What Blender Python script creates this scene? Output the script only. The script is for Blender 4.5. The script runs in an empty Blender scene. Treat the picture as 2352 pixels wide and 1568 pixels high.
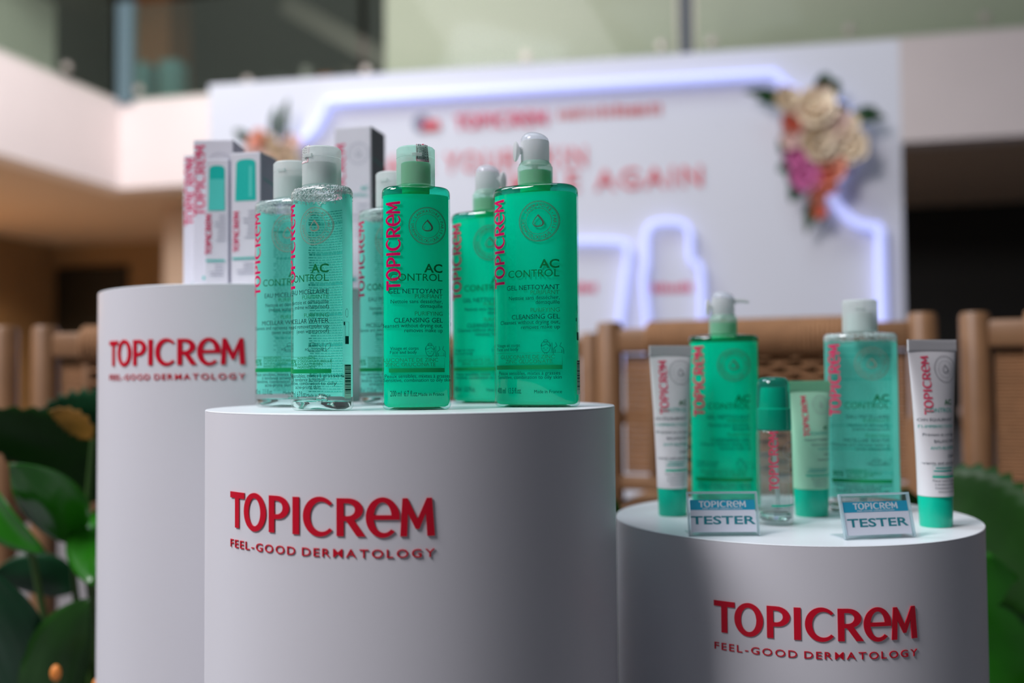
import bpy, bmesh, math, random
from mathutils import Vector, Matrix
from mathutils.geometry import tessellate_polygon

random.seed(7)
PI = math.pi
SC = bpy.context.scene
COL = SC.collection

# ------------------------------------------------------------------ camera
CH = 0.70                       # camera height above the floor
PITCH, ROLL = 0.0353, -0.0083
cd = bpy.data.cameras.new('camera'); cam = bpy.data.objects.new('camera', cd); COL.objects.link(cam)
cd.sensor_width = 36; cd.lens = 35.0; cd.clip_start = 0.05; cd.clip_end = 100
Fv = Vector((0, math.cos(PITCH), math.sin(PITCH))); U0 = Vector((0, -math.sin(PITCH), math.cos(PITCH))); R0 = Vector((1, 0, 0))
Rv = R0*math.cos(ROLL) + U0*math.sin(ROLL); Uv = -R0*math.sin(ROLL) + U0*math.cos(ROLL)
mw = Matrix.Identity(4)
for i in range(3):
    mw[i][0], mw[i][1], mw[i][2] = Rv[i], Uv[i], -Fv[i]
mw[2][3] = CH
cam.matrix_world = mw
cd.dof.use_dof = True; cd.dof.focus_distance = 0.805; cd.dof.aperture_fstop = 2.5
SC.camera = cam

# ------------------------------------------------------------------ world, skylight, exposure
wd = bpy.data.worlds.new('world'); SC.world = wd; wd.use_nodes = True
bg = wd.node_tree.nodes['Background']; bg.inputs[0].default_value = (0.80, 0.87, 1.0, 1); bg.inputs[1].default_value = 0.05

def area(name, loc, target, sx, sy, power, color):
    l = bpy.data.lights.new(name, 'AREA'); l.shape = 'RECTANGLE'; l.size = sx; l.size_y = sy; l.energy = power; l.color = color
    o = bpy.data.objects.new(name, l); COL.objects.link(o); o.location = loc
    o.rotation_euler = (Vector(target)-Vector(loc)).to_track_quat('-Z', 'Y').to_euler()
    return o
area('skylight_corner', (-2.7, 5.8, 6.9), (-4.6, 9.8, 3.0), 3.5, 4.0, 540, (1.0, 0.96, 0.97))
area('skylight_side', (-4.4, 2.6, 6.4), (-1.0, 4.6, 1.0), 2.5, 2.5, 260, (0.86, 0.92, 1.0))
area('skylight_front', (-3.6, -1.3, 5.1), (0.0, 1.0, 0.6), 1.8, 1.8, 335, (1.0, 0.955, 1.0))
area('skylight_overhead', (-0.3, 1.6, 7.4), (0.0, 1.6, 0.0), 3.0, 3.0, 110, (0.72, 0.87, 1.0))

SC.view_settings.view_transform = 'Standard'; SC.view_settings.look = 'None'
SC.view_settings.exposure = 0.0; SC.view_settings.gamma = 1.0; SC.view_settings.use_curve_mapping = False

# ------------------------------------------------------------------ materials
def srgb(r, g, b):
    f = lambda c: (c/255/12.92 if c/255 <= .04045 else ((c/255+.055)/1.055)**2.4)
    return (f(r), f(g), f(b), 1)

MATS = {}
def mat(name, col, rough=.5, metal=0, noise=0.0, nscale=8, emit=0, bump=0.0, bscale=60, spec=.5, coat=0, trans=0, sss=0):
    if name in MATS: return MATS[name]
    m = bpy.data.materials.new(name); m.use_nodes = True; nt = m.node_tree; p = nt.nodes['Principled BSDF']
    p.inputs['Base Color'].default_value = col; p.inputs['Roughness'].default_value = rough; p.inputs['Metallic'].default_value = metal
    p.inputs['Specular IOR Level'].default_value = spec; p.inputs['Coat Weight'].default_value = coat
    p.inputs['Transmission Weight'].default_value = trans; p.inputs['Subsurface Weight'].default_value = sss
    if sss: p.inputs['Subsurface Radius'].default_value = (.01, .01, .01)
    if emit:
        p.inputs['Emission Color'].default_value = col; p.inputs['Emission Strength'].default_value = emit
    if noise or bump:
        tc = nt.nodes.new('ShaderNodeTexCoord')
        nz = nt.nodes.new('ShaderNodeTexNoise'); nz.inputs['Scale'].default_value = nscale; nz.inputs['Detail'].default_value = 4
        nt.links.new(tc.outputs['Object'], nz.inputs['Vector'])
        if noise:
            mx = nt.nodes.new('ShaderNodeMix'); mx.data_type = 'RGBA'; mx.blend_type = 'MULTIPLY'
            rp = nt.nodes.new('ShaderNodeValToRGB'); rp.color_ramp.elements[0].color = (1-noise, 1-noise, 1-noise, 1); rp.color_ramp.elements[0].position = .3; rp.color_ramp.elements[1].position = .7
            nt.links.new(nz.outputs['Fac'], rp.inputs[0]); mx.inputs[0].default_value = 1
            mx.inputs[6].default_value = col; nt.links.new(rp.outputs[0], mx.inputs[7]); nt.links.new(mx.outputs[2], p.inputs['Base Color'])
        if bump:
            n2 = nt.nodes.new('ShaderNodeTexNoise'); n2.inputs['Scale'].default_value = bscale; nt.links.new(tc.outputs['Object'], n2.inputs['Vector'])
            bp = nt.nodes.new('ShaderNodeBump'); bp.inputs['Strength'].default_value = bump; bp.inputs['Distance'].default_value = .01
            nt.links.new(n2.outputs['Fac'], bp.inputs['Height']); nt.links.new(bp.outputs[0], p.inputs['Normal'])
    MATS[name] = m
    return m

def clear(name, tint, rough=.03, refl=1.0, haze=0.0, hazecol=(1, 1, 1, 1), f0=1.45):
    """thin clear plastic or glass: tinted see-through with fresnel gloss and an optional milky share"""
    if name in MATS: return MATS[name]
    m = bpy.data.materials.new(name); m.use_nodes = True; nt = m.node_tree; nt.nodes.remove(nt.nodes['Principled BSDF'])
    out = nt.nodes['Material Output']
    t = nt.nodes.new('ShaderNodeBsdfTransparent'); t.inputs[0].default_value = tint
    last = t.outputs[0]
    if haze:
        d = nt.nodes.new('ShaderNodeBsdfDiffuse'); d.inputs[0].default_value = hazecol
        tl = nt.nodes.new('ShaderNodeBsdfTranslucent'); tl.inputs[0].default_value = hazecol
        a = nt.nodes.new('ShaderNodeMixShader'); a.inputs[0].default_value = .5
        nt.links.new(d.outputs[0], a.inputs[1]); nt.links.new(tl.outputs[0], a.inputs[2])
        h = nt.nodes.new('ShaderNodeMixShader'); h.inputs[0].default_value = haze
        nt.links.new(last, h.inputs[1]); nt.links.new(a.outputs[0], h.inputs[2]); last = h.outputs[0]
    g = nt.nodes.new('ShaderNodeBsdfGlossy'); g.inputs['Roughness'].default_value = rough
    lw = nt.nodes.new('ShaderNodeLayerWeight'); lw.inputs[0].default_value = .5
    pw = nt.nodes.new('ShaderNodeMath'); pw.operation = 'POWER'; pw.inputs[1].default_value = 5
    nt.links.new(lw.outputs['Facing'], pw.inputs[0])
    mu = nt.nodes.new('ShaderNodeMath'); mu.operation = 'MULTIPLY_ADD'; mu.inputs[1].default_value = .6*refl; mu.inputs[2].default_value = .035*refl; mu.use_clamp = True
    nt.links.new(pw.outputs[0], mu.inputs[0])
    mx = nt.nodes.new('ShaderNodeMixShader'); nt.links.new(mu.outputs[0], mx.inputs[0])
    nt.links.new(last, mx.inputs[1]); nt.links.new(g.outputs[0], mx.inputs[2]); nt.links.new(mx.outputs[0], out.inputs[0])
    MATS[name] = m
    return m

def trl(name, dcol, tcol, f=.5, transp=0.0, tint=(1, 1, 1, 1)):
    """translucent body (gel, film): diffuse + translucent, optionally partly see-through"""
    if name in MATS: return MATS[name]
    return clear(name, tint, .15, .6, 1-transp, dcol) if dcol == tcol else _trl(name, dcol, tcol, f, transp, tint)
def _trl(name, dcol, tcol, f, transp, tint):
    m = bpy.data.materials.new(name); m.use_nodes = True; nt = m.node_tree; nt.nodes.remove(nt.nodes['Principled BSDF'])
    out = nt.nodes['Material Output']
    d = nt.nodes.new('ShaderNodeBsdfDiffuse'); d.inputs[0].default_value = dcol
    tl = nt.nodes.new('ShaderNodeBsdfTranslucent'); tl.inputs[0].default_value = tcol
    a = nt.nodes.new('ShaderNodeMixShader'); a.inputs[0].default_value = f
    nt.links.new(d.outputs[0], a.inputs[1]); nt.links.new(tl.outputs[0], a.inputs[2])
    t = nt.nodes.new('ShaderNodeBsdfTransparent'); t.inputs[0].default_value = tint
    b = nt.nodes.new('ShaderNodeMixShader'); b.inputs[0].default_value = transp
    nt.links.new(a.outputs[0], b.inputs[1]); nt.links.new(t.outputs[0], b.inputs[2]); nt.links.new(b.outputs[0], out.inputs[0])
    MATS[name] = m
    return m

WHITE = mat('painted_white', (.74, .74, .78, 1), .42, noise=.03, nscale=3)
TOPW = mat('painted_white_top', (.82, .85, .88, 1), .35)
RED = mat('red_letters', srgb(206, 0, 38), .35)
PINK = mat('magenta_print', srgb(214, 0, 92), .4, spec=.12)
INK = mat('dark_green_ink', srgb(0, 62, 52), .5, spec=.12)
ACG = mat('green_ink', srgb(0, 116, 62), .5, spec=.12)
LGT = mat('light_green_ink', srgb(24, 140, 92), .5, spec=.12)
BAND = mat('green_band', srgb(10, 146, 84), .4, spec=.12)
GREYFOIL = mat('bronze_foil', srgb(82, 112, 94), .4, metal=.2, spec=.2)
GREYINK = mat('grey_ink', srgb(96, 98, 108), .5)
TEALINK = mat('teal_ink', srgb(0, 176, 160), .5)
TEALP = mat('teal_plastic', srgb(0, 194, 160), .3, sss=.1)
SHELLG = clear('green_pet', (.80, 1.0, .97, 1), .02, 1.0)
SHELLC = clear('clear_pet', (.98, 1.0, .99, 1), .02, 1.0)
GEL = trl('green_gel', srgb(0, 236, 198), srgb(0, 255, 228), .45, .06, srgb(0, 215, 180))
FILM = trl('green_film', srgb(128, 255, 236), srgb(150, 255, 244), .5, .06, srgb(130, 240, 218))
CAPW = clear('frosted_cap', (.92, .97, .95, 1), .3, .6, .70, (.86, .90, .89, 1))
PUMPW = clear('frosted_pump', (.93, .96, .97, 1), .3, .6, .85, (.86, .87, .88, 1))
DOMEC = clear('clear_dome', (.92, .95, .98, 1), .1, 1, .45, (.88, .90, .94, 1))
FOAMM = clear('foam_bubbles', (.95, 1, .99, 1), .10, 1.2, .92, (1, 1, 1, 1))
SHOULG = clear('green_pet_shoulder', (.12, .80, .64, 1), .02, 2.2)
SHOULC = clear('clear_pet_shoulder', (.90, .98, .97, 1), .02, 2.2)
CAPG = clear('frosted_cap_green', (.72, .98, .90, 1), .3, .6, .42, (.80, .93, .88, 1))
STICK = mat('sticker_paper', srgb(244, 240, 240), .5)
SBORD = mat('sticker_border', srgb(190, 70, 96), .5)
BLACK = mat('black_ink', srgb(24, 26, 28), .5)
ACRYL = clear('acrylic', (.97, .99, 1.0, 1), .02, 1.0, .02, (.9, .97, 1, 1))
CARD = mat('card_white', srgb(248, 246, 255), .5)
CARDB = mat('card_blue', srgb(0, 172, 206), .4)
CARDT = mat('card_text', srgb(0, 140, 152), .4)
WPRINT = mat('white_print', srgb(240, 244, 248), .5)
TUBEW = mat('tube_white', (.78, .77, .79, 1), .35)
CRIMP = mat('tube_crimp', srgb(206, 206, 208), .4)
TUBEG = mat('tube_pale_green', srgb(166, 222, 190), .35)
CRIMPG = mat('crimp_pale_green', srgb(138, 208, 168), .35)
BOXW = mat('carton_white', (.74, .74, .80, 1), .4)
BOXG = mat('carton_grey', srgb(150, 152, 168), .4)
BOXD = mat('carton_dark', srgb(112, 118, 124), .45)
WOOD = mat('teak_wood', srgb(152, 112, 78), .45, noise=.25, nscale=14)
CORD = mat('paper_cord', srgb(166, 122, 84), .8, noise=.2, nscale=40)
LED = mat('led_tube', (.50, .55, 1.0, 1), .4, emit=.80)
LEAF = mat('leaf_dark', srgb(26, 68, 13), .45, noise=.35, nscale=14, spec=.25)
LEAF2 = mat('leaf_mid', srgb(38, 116, 20), .22, noise=.3, nscale=14)
LEAF3 = mat('leaf_blue_green', srgb(20, 72, 40), .4, noise=.3, nscale=14, spec=.3)
LEAFY = mat('leaf_turning', srgb(150, 104, 18), .6, noise=.45, nscale=18)

# ------------------------------------------------------------------ mesh helpers
def link(o, parent=None):
    COL.objects.link(o)
    if parent is not None: o.parent = parent
    return o
def obj(name, verts, faces, m, parent=None, smooth=False, auto=None):
    me = bpy.data.meshes.new(name); me.from_pydata([tuple(v) for v in verts], [], faces); me.update()
    me.materials.append(m)
    if smooth:
        for p in me.polygons: p.use_smooth = True
        if auto is not None:
            me.set_sharp_from_angle(angle=math.radians(auto))
    return link(bpy.data.objects.new(name, me), parent)
def bobj(name, bm, m, parent=None, smooth=False, auto=35):
    me = bpy.data.meshes.new(name); bm.normal_update(); bm.to_mesh(me); bm.free(); me.materials.append(m)
    if smooth:
        for p in me.polygons: p.use_smooth = True
        me.set_sharp_from_angle(angle=math.radians(auto))
    return link(bpy.data.objects.new(name, me), parent)
def tag(o, label, cat, group=None):
    o['label'] = label; o['category'] = cat
    if group: o['group'] = group
    return o
def thing(name, label, cat, loc=(0, 0, 0), rz=0, group=None):
    o = bpy.data.objects.new(name, None); COL.objects.link(o); o.empty_display_size = .05
    o.location = loc; o.rotation_euler = (0, 0, rz)
    return tag(o, label, cat, group)
def struct(o): o['kind'] = 'structure'; return o
def stuff(o): o['kind'] = 'stuff'; return o
def copy_tree(o, parent=None):
    c = o.copy(); COL.objects.link(c); c.parent = parent
    for ch in list(o.children): copy_tree(ch, c)
    return c

class MB:
    def __init__(s): s.v = []; s.f = []
    def add(s, v, f):
        n = len(s.v); s.v += [tuple(x) for x in v]; s.f += [tuple(i+n for i in q) for q in f]; return s
    def box(s, x0, x1, y0, y1, z0, z1, M=None):
        v = [Vector(p) for p in ((x0, y0, z0), (x1, y0, z0), (x1, y1, z0), (x0, y1, z0), (x0, y0, z1), (x1, y0, z1), (x1, y1, z1), (x0, y1, z1))]
        if M is not None: v = [M @ p for p in v]
        return s.add(v, [(0, 3, 2, 1), (4, 5, 6, 7), (0, 1, 5, 4), (1, 2, 6, 5), (2, 3, 7, 6), (3, 0, 4, 7)])
    def rings(s, rings, cap0=True, cap1=True):
        n = len(rings[0]); v = [p for r in rings for p in r]; f = []
        for i in range(len(rings)-1):
            for j in range(n):
                k = (j+1) % n
                f.append((i*n+j, i*n+k, (i+1)*n+k, (i+1)*n+j))
        if cap0: f.append(tuple(reversed(range(n))))
        if cap1: f.append(tuple(range((len(rings)-1)*n, len(rings)*n)))
        return s.add(v, f)
    def tube(s, pts, r, seg=8, closed=False):
        pts = [Vector(p) for p in pts]; rr = r if isinstance(r, (list, tuple)) else [r]*len(pts); R = []
        prev = None
        for i, p in enumerate(pts):
            a = pts[max(i-1, 0)]; b = pts[min(i+1, len(pts)-1)]
            if closed: a = pts[i-1]; b = pts[(i+1) % len(pts)]
            t = (b-a).normalized()
            if prev is None:
                u = t.cross(Vector((0, 0, 1)))
                if u.length < 1e-3: u = t.cross(Vector((1, 0, 0)))
            else: u = prev - t*prev.dot(t)
            u.normalize(); prev = u; w = t.cross(u)
            R.append([p + (u*math.cos(2*PI*j/seg) + w*math.sin(2*PI*j/seg))*rr[i] for j in range(seg)])
        if closed: R.append(R[0]); return s.rings(R, False, False)
        return s.rings(R)
    def lathe(s, prof, seg=32, cx=0, cy=0, cap0=True, cap1=True):
        return s.rings([[(cx+r*math.cos(2*PI*j/seg), cy+r*math.sin(2*PI*j/seg), z) for j in range(seg)] for r, z in prof], cap0, cap1)
    def ico(s, c, r, sub=1):
        b = bmesh.new(); bmesh.ops.create_icosphere(b, subdivisions=sub, radius=1)
        rr = r if isinstance(r, (tuple, list)) else (r, r, r)
        s.add([(c[0]+x.co.x*rr[0], c[1]+x.co.y*rr[1], c[2]+x.co.z*rr[2]) for x in b.verts], [[v.index for v in f.verts] for f in b.faces]); b.free(); return s
    def build(s, name, m, parent=None, smooth=False, auto=35):
        return obj(name, s.v, s.f, m, parent, smooth, auto if smooth else None)

def rbox(name, x0, x1, y0, y1, z0, z1, bev, m, parent=None, segs=2):
    bm = bmesh.new(); bmesh.ops.create_cube(bm, size=1)
    for v in bm.verts:
        v.co = Vector(((x0+x1)/2+v.co.x*(x1-x0), (y0+y1)/2+v.co.y*(y1-y0), (z0+z1)/2+v.co.z*(z1-z0)))
    if bev: bmesh.ops.bevel(bm, geom=bm.edges[:], offset=bev, segments=segs, affect='EDGES', profile=.5)
    return bobj(name, bm, m, parent, True, 40)

def selp(a, b, n, z, seg=64, ph=0):
    out = []
    for j in range(seg):
        t = 2*PI*j/seg+ph; c, s_ = math.cos(t), math.sin(t)
        out.append((a*math.copysign(abs(c)**(2/n), c), b*math.copysign(abs(s_)**(2/n), s_), z))
    return out

# ------------------------------------------------------------------ glyphs
CHARS = sorted(set("ABCDEFGHIJKLMNOPQRSTUVWXYZabcdefghijklmnopqrstuvwxyz0123456789.,-()|'%éèàÉê"))
GL = {}
def load_glyphs():
    tmp = []
    def mk(t, off):
        c = bpy.data.curves.new('g', 'FONT'); c.body = t; c.size = 1; c.resolution_u = 3; c.offset = off
        o = bpy.data.objects.new('g', c); COL.objects.link(o); tmp.append(o); return o
    L = []
    for bold in (0, 1, 2):
        off = (.022, .004)[bold == 2] if bold else 0
        L.append((bold, None, mk('HH', 0), None))
        for ch in CHARS: L.append((bold, ch, mk(ch, off), mk('H'+ch+'H', 0)))
    dg = bpy.context.evaluated_depsgraph_get(); dg.update()
    def get(o):
        me = o.evaluated_get(dg).to_mesh()
        r = ([(v.co.x, v.co.y) for v in me.vertices], [tuple(p.vertices) for p in me.polygons]); o.evaluated_get(dg).to_mesh_clear(); return r
    for bold, ch, o, w in L:
        v, f = get(o)
        if ch is None:
            hh = max(p[0] for p in v); capH = max(p[1] for p in v); continue
        vw, _ = get(w)
        GL[(ch, bold)] = (v, f, max(p[0] for p in vw)-hh, capH)
    for o in tmp:
        c = o.data; bpy.data.objects.remove(o); bpy.data.curves.remove(c)
load_glyphs()

def ell(cx, cy, rx, ry, a0, a1, n):
    return [(cx+rx*math.cos(math.radians(a0+(a1-a0)*i/n)), cy+ry*math.sin(math.radians(a0+(a1-a0)*i/n))) for i in range(n+1)]
# the wordmark's letters, drawn for a cap height of 1: list of (outer, holes) per letter, x offset
def logo_letters():
    P = [([(0, 0), (0, 1), (.3, 1)] + ell(.3, .685, .41, .315, 90, -90, 14)[1:] + [(.2, .37), (.2, 0)],
          [[(.2, .87)] + ell(.28, .685, .21, .185, 90, -90, 12) + [(.2, .5)]])]
    Rr = [([(0, 0), (0, 1), (.32, 1)] + ell(.32, .70, .41, .30, 90, -90, 14)[1:] + [(.2, .40), (.2, 0)],
           [[(.2, .87)] + ell(.3, .70, .21, .17, 90, -90, 12) + [(.2, .53)]]),
          ([(.27, .405), (.56, 0), (.80, 0), (.47, .45)], [])]
    T = [([(0, .83), (0, 1), (.71, 1), (.71, .83), (.455, .83), (.455, 0), (.255, 0), (.255, .83)], [])]
    O = [(ell(.46, .5, .46, .53, 0, 360, 40)[:-1], [ell(.46, .5, .245, .385, 0, 360, 32)[:-1]])]
    I = [([(0, 0), (0, 1), (.21, 1), (.21, 0)], [])]
    Cc = [(ell(.5, .5, .5, .53, 42, 318, 30) + ell(.56, .5, .34, .40, 312, 48, 26), [])]
    e = [(ell(.45, .5, .45, .53, -7, 318, 36) + ell(.48, .5, .27, .405, 310, 196, 12) + [(.205, .435)] + [], [])]
    eo = ell(.45, .5, .45, .53, -8, 316, 40)
    ei = ell(.49, .5, .28, .405, 310, 189, 14)
    # lower bowl + bar as one outline, the eye as a hole
    e = [(eo + ei + [(.215, .44), (.88, .44)], [[(.215, .56)] + ell(.45, .5, .235, .40, 165, 12, 16) + [(.68, .56)]])]
    M = [([(0, 0), (.06, 1), (.20, 1), (.455, .45), (.70, 1), (.84, 1), (.91, 0), (.71, 0), (.675, .60), (.505, .19), (.405, .19), (.205, .60), (.18, 0)], [])]
    return [('T', T, 0), ('O', O, .69), ('P', P, 1.72), ('I', I, 2.54), ('C', Cc, 2.87), ('R', Rr, 3.86), ('E', e, 4.66), ('M', M, 5.57)]
LOGO = logo_letters(); LOGOW = 6.48

def tess(outer, holes):
    loops = [[Vector((x, y, 0)) for x, y in outer]] + [[Vector((x, y, 0)) for x, y in h] for h in holes]
    flat = [(v.x, v.y) for l in loops for v in l]
    tr = tessellate_polygon(loops); out = []
    for a, b, c in tr:
        (ax, ay), (bx, by), (cx_, cy_) = flat[a], flat[b], flat[c]
        if (bx-ax)*(cy_-ay)-(cx_-ax)*(by-ay) < 0: b, c = c, b
        out.append((a, b, c))
    return flat, out

class Flat:
    """2-D artwork (metres), later laid onto a surface"""
    def __init__(s): s.v = []; s.f = []
    def add(s, v, f): n = len(s.v); s.v += list(v); s.f += [tuple(i+n for i in q) for q in f]; return s
    def poly(s, outer, holes=()): v, f = tess(outer, list(holes)); return s.add(v, f)
    def rect(s, x0, x1, y0, y1): return s.add([(x0, y0), (x1, y0), (x1, y1), (x0, y1)], [(0, 1, 2, 3)])
    def stroke(s, pts, w, closed=False):
        n = len(pts); L = []; R = []
        for i in range(n):
            a = pts[i-1] if (closed or i > 0) else pts[i]; b = pts[(i+1) % n] if (closed or i < n-1) else pts[i]
            dx, dy = b[0]-a[0], b[1]-a[1]; l = math.hypot(dx, dy) or 1; nx, ny = -dy/l*w/2, dx/l*w/2
            L.append((pts[i][0]+nx, pts[i][1]+ny)); R.append((pts[i][0]-nx, pts[i][1]-ny))
        f = [(n+i, n+(i+1) % n, (i+1) % n, i) for i in range(n if closed else n-1)]
        return s.add(L+R, f)
    def text(s, t, x, y, cap, align='l', bold=0, sx=1.0, sp=0.0):
        adv = 0; parts = []
        for ch in t:
            if ch == ' ': adv += .28+sp; continue
            v, f, a, H = GL[(ch, bold)]; parts.append((adv, v, f)); adv += a+sp
            capH = H
        k = cap/capH; X = [p[0]+ad for ad, v, f in parts for p in v]
        lo, hi = min(X), max(X); ox = {'l': -lo, 'r': -hi, 'c': -(lo+hi)/2}[align]
        for ad, v, f in parts: s.add([(x+(p[0]+ad+ox)*k*sx, y+p[1]*k) for p in v], f)
        return s
    def ring_text(s, t, cx, cy, r, cap, a0, a1):
        n = len(t)
        for i, ch in enumerate(t):
            if ch == ' ': continue
            a = math.radians(a0+(a1-a0)*(i+.5)/n); v, f, adv, H = GL[(ch, 0)]; k = cap/H; w = max(p[0] for p in v)+min(p[0] for p in v)
            ca, sa = math.cos(a), math.sin(a)
            if a0 > a1:   # clockwise, tops outward
                s.add([(cx+ca*(r+p[1]*k)+sa*(p[0]-w/2)*k, cy+sa*(r+p[1]*k)-ca*(p[0]-w/2)*k) for p in v], f)
            else:         # counter-clockwise, tops inward
                s.add([(cx+ca*(r-(p[1]*k))-sa*(p[0]-w/2)*k, cy+sa*(r-(p[1]*k))+ca*(p[0]-w/2)*k) for p in v], f)
        return s
    def logo(s, x, y, h, vertical=False, sx=1.0):
        for n, shapes, ox in LOGO:
            for o, hs in shapes:
                tr = (lambda p: (x-p[1]*h, y+(p[0]+ox)*h*sx)) if vertical else (lambda p: (x+(p[0]+ox)*h*sx, y+p[1]*h))
                s.poly([tr(p) for p in o], [[tr(p) for p in q] for q in hs])
        return s
    def emblem(s, cx, cy, r, fine=True):
        for q, w in ((1.0, .028), (.95, .02), (.64, .02)):
            s.stroke([(cx+r*q*math.cos(2*PI*i/56), cy+r*q*math.sin(2*PI*i/56)) for i in range(56)], r*w, True)
        def drop(k, oy, kx=1):
            pts = []
            for i in range(36):
                t = 2*PI*i/36; pts.append((cx+k*kx*.62*math.sin(t)*math.sin(t/2)**1.3*1.25, cy+oy+k*math.cos(t)*.62))
            return pts
        s.poly(drop(r*.52, r*.03), [[(x-r*.03, y) for x, y in drop(r*.40, -r*.0)]])
        s.stroke([(x-r*.04, y-r*.03) for x, y in drop(r*.27, -r*.04)][10:30], r*.02)
        if fine:
            s.ring_text('LABORATOIRE', cx, cy, r*.72, r*.15, 148, 38)
            s.ring_text('PARIS', cx, cy, r*.72, r*.15, 22, -30)
            s.ring_text('DERMATOLOGIQUE', cx, cy, r*.87, r*.15, 172, 318)
            for a in (30, -37, 160):
                t = math.radians(a); s.rect(cx+r*.79*math.cos(t)-r*.02, cx+r*.79*math.cos(t)+r*.02, cy+r*.79*math.sin(t)-r*.02, cy+r*.79*math.sin(t)+r*.02)
        return s
    def lay(s, name, fn, m, parent, step=None, thick=0.0):
        """fn(x, y, off) -> 3-D point"""
        bm = bmesh.new(); vs = [bm.verts.new((x, y, 0)) for x, y in s.v]
        for q in s.f:
            if len(set(q)) < 3: continue
            try: bm.faces.new([vs[i] for i in q])
            except ValueError: pass
        if step:
            xs = [v.co.x for v in bm.verts]; k = math.ceil(min(xs)/step)
            while k*step < max(xs):
                bmesh.ops.bisect_plane(bm, geom=bm.verts[:]+bm.edges[:]+bm.faces[:], plane_co=(k*step, 0, 0), plane_no=(1, 0, 0), dist=1e-7); k += 1
        bmesh.ops.recalc_face_normals(bm, faces=bm.faces[:])
        if bm.faces and sum(f.normal.z for f in bm.faces) < 0: bmesh.ops.reverse_faces(bm, faces=bm.faces[:])
        if thick:
            r = bmesh.ops.extrude_face_region(bm, geom=bm.faces[:])
            for e_ in r['geom']:
                if isinstance(e_, bmesh.types.BMVert): e_.co.z += thick
        for v in bm.verts: v.co = Vector(fn(v.co.x, v.co.y, v.co.z))
        o = bobj(name, bm, m, parent)
        if name in ('label_text', 'label_icons', 'back_print', 'barcode', 'sticker_print', 'sticker_border', 'range_name', 'tagline'): o['kind'] = 'stuff'
        return o

# ------------------------------------------------------------------ the setting
KX, KY, TH = -4.55, 11.5, math.radians(-13.536)          # inner corner of the balconies
ROOM = Matrix.Translation((KX, KY, 0)) @ Matrix.Rotation(TH, 4, 'Z')
def room(o): o.matrix_world = ROOM; return o
TILE = mat('floor_tile', srgb(112, 111, 114), .35, noise=.12, nscale=2)
fl = MB().box(-14, 14, -6, 26, -.1, 0).build('floor', TILE); struct(fl)
FASC = mat('cream_plaster', srgb(232, 219, 216), .7, noise=.05, nscale=1.2)
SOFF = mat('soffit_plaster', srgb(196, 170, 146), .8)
BROWN = mat('brown_cladding', srgb(150, 118, 82), .7, noise=.2, nscale=1.5)
DARKW = mat('dark_shopfront', srgb(26, 24, 18), .6)
OLIVE = mat('olive_wall', srgb(78, 68, 50), .8, noise=.1, nscale=1)
CREAM2 = mat('upper_cream_wall', srgb(226, 220, 204), .8)
GREENW = mat('upper_grey_green_wall', srgb(226, 232, 214), .8)
struct(room(MB().box(0, 13, 0, .3, 2.92, 3.95).build('wall_back', FASC)))
struct(room(MB().box(-.3, 0, -15, .3, 2.92, 3.95).build('wall_left', FASC)))
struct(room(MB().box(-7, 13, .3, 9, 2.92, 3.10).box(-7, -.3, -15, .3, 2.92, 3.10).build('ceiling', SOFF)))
struct(room(MB().box(-7, 3.2, 4, 4.2, 0, 2.92).build('wall_far', BROWN)))
struct(room(MB().box(3.2, 13, 4, 4.2, 0, 2.92).build('wall_shopfront', DARKW)))
struct(room(MB().box(-4.2, -4.0, -15, 4, 0, 2.92).build('wall_gallery', BROWN)))
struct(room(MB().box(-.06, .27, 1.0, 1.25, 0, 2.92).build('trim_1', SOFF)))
d1 = struct(room(rbox('door_1', -3.95, -2.62, 3.94, 4.0, 0, 2.55, .01, DARKW)))
struct(room(MB().box(-7, 13, 9, 9.2, 3.1, 6.6).build('wall_upper_far', OLIVE)))
struct(room(MB().box(2.53, 13, 2.0, 2.3, 3.1, 6.6).build('wall_upper_back', CREAM2)))
struct(room(MB().box(-3.6, -3.4, -15, 3.2, 3.1, 6.6).build('wall_upper_left', GREENW)))
struct(room(MB().box(-7, 13, .9, 9.2, 6.6, 6.8).build('ceiling_upper', OLIVE)))
bc = MB().box(-1.86, -1.27, 3.0, 3.6, 3.1, 6.6).build('trim_2', mat('brown_column', srgb(120, 74, 36), .6)); struct(room(bc))

LAMPW = mat('fill_lamp_lens', (1, .80, .55, 1), .4, emit=4)
for k, (lx, ly, lab) in enumerate(((-3.2, .3, 'unseen warm fill lamp added under the gallery soffit near the corner'), (-2.4, -2.2, 'unseen warm fill lamp added under the soffit of the side gallery'))):
    dl = thing('added_fill_lamp', lab, 'lamp'); dl.matrix_world = ROOM @ Matrix.Translation((lx, ly, 2.92))  # added lamps, out of view, that brighten the brown area under the gallery
    MB().lathe([(.09, -.012), (.12, -.012), (.12, -.001), (.09, -.001)], 24, cap0=False, cap1=False).build('rim', mat('lamp_rim', srgb(210, 205, 200), .4), dl)
    MB().lathe([(.088, -.008), (.088, -.002)], 24).build('lens', LAMPW, dl)
    ld = bpy.data.lights.new('fill_spot', 'SPOT'); ld.energy = 1300; ld.color = (1, .78, .52); ld.spot_size = 2.6; ld.spot_blend = .6; ld.shadow_soft_size = .08
    lo = bpy.data.objects.new('bulb', ld); COL.objects.link(lo); lo.parent = dl; lo.location = (0, 0, -.03)
GLASS = clear('railing_glass', (.82, .88, .83, 1), .05, .12, .05, (.6, .68, .62, 1))
STEEL = mat('blue_steel', srgb(104, 126, 136), .45, metal=.3)
STEELD = mat('dark_steel', srgb(50, 62, 74), .5, metal=.3)
KNOB = mat('standoff_metal', srgb(190, 180, 172), .35, metal=.2)
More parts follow.
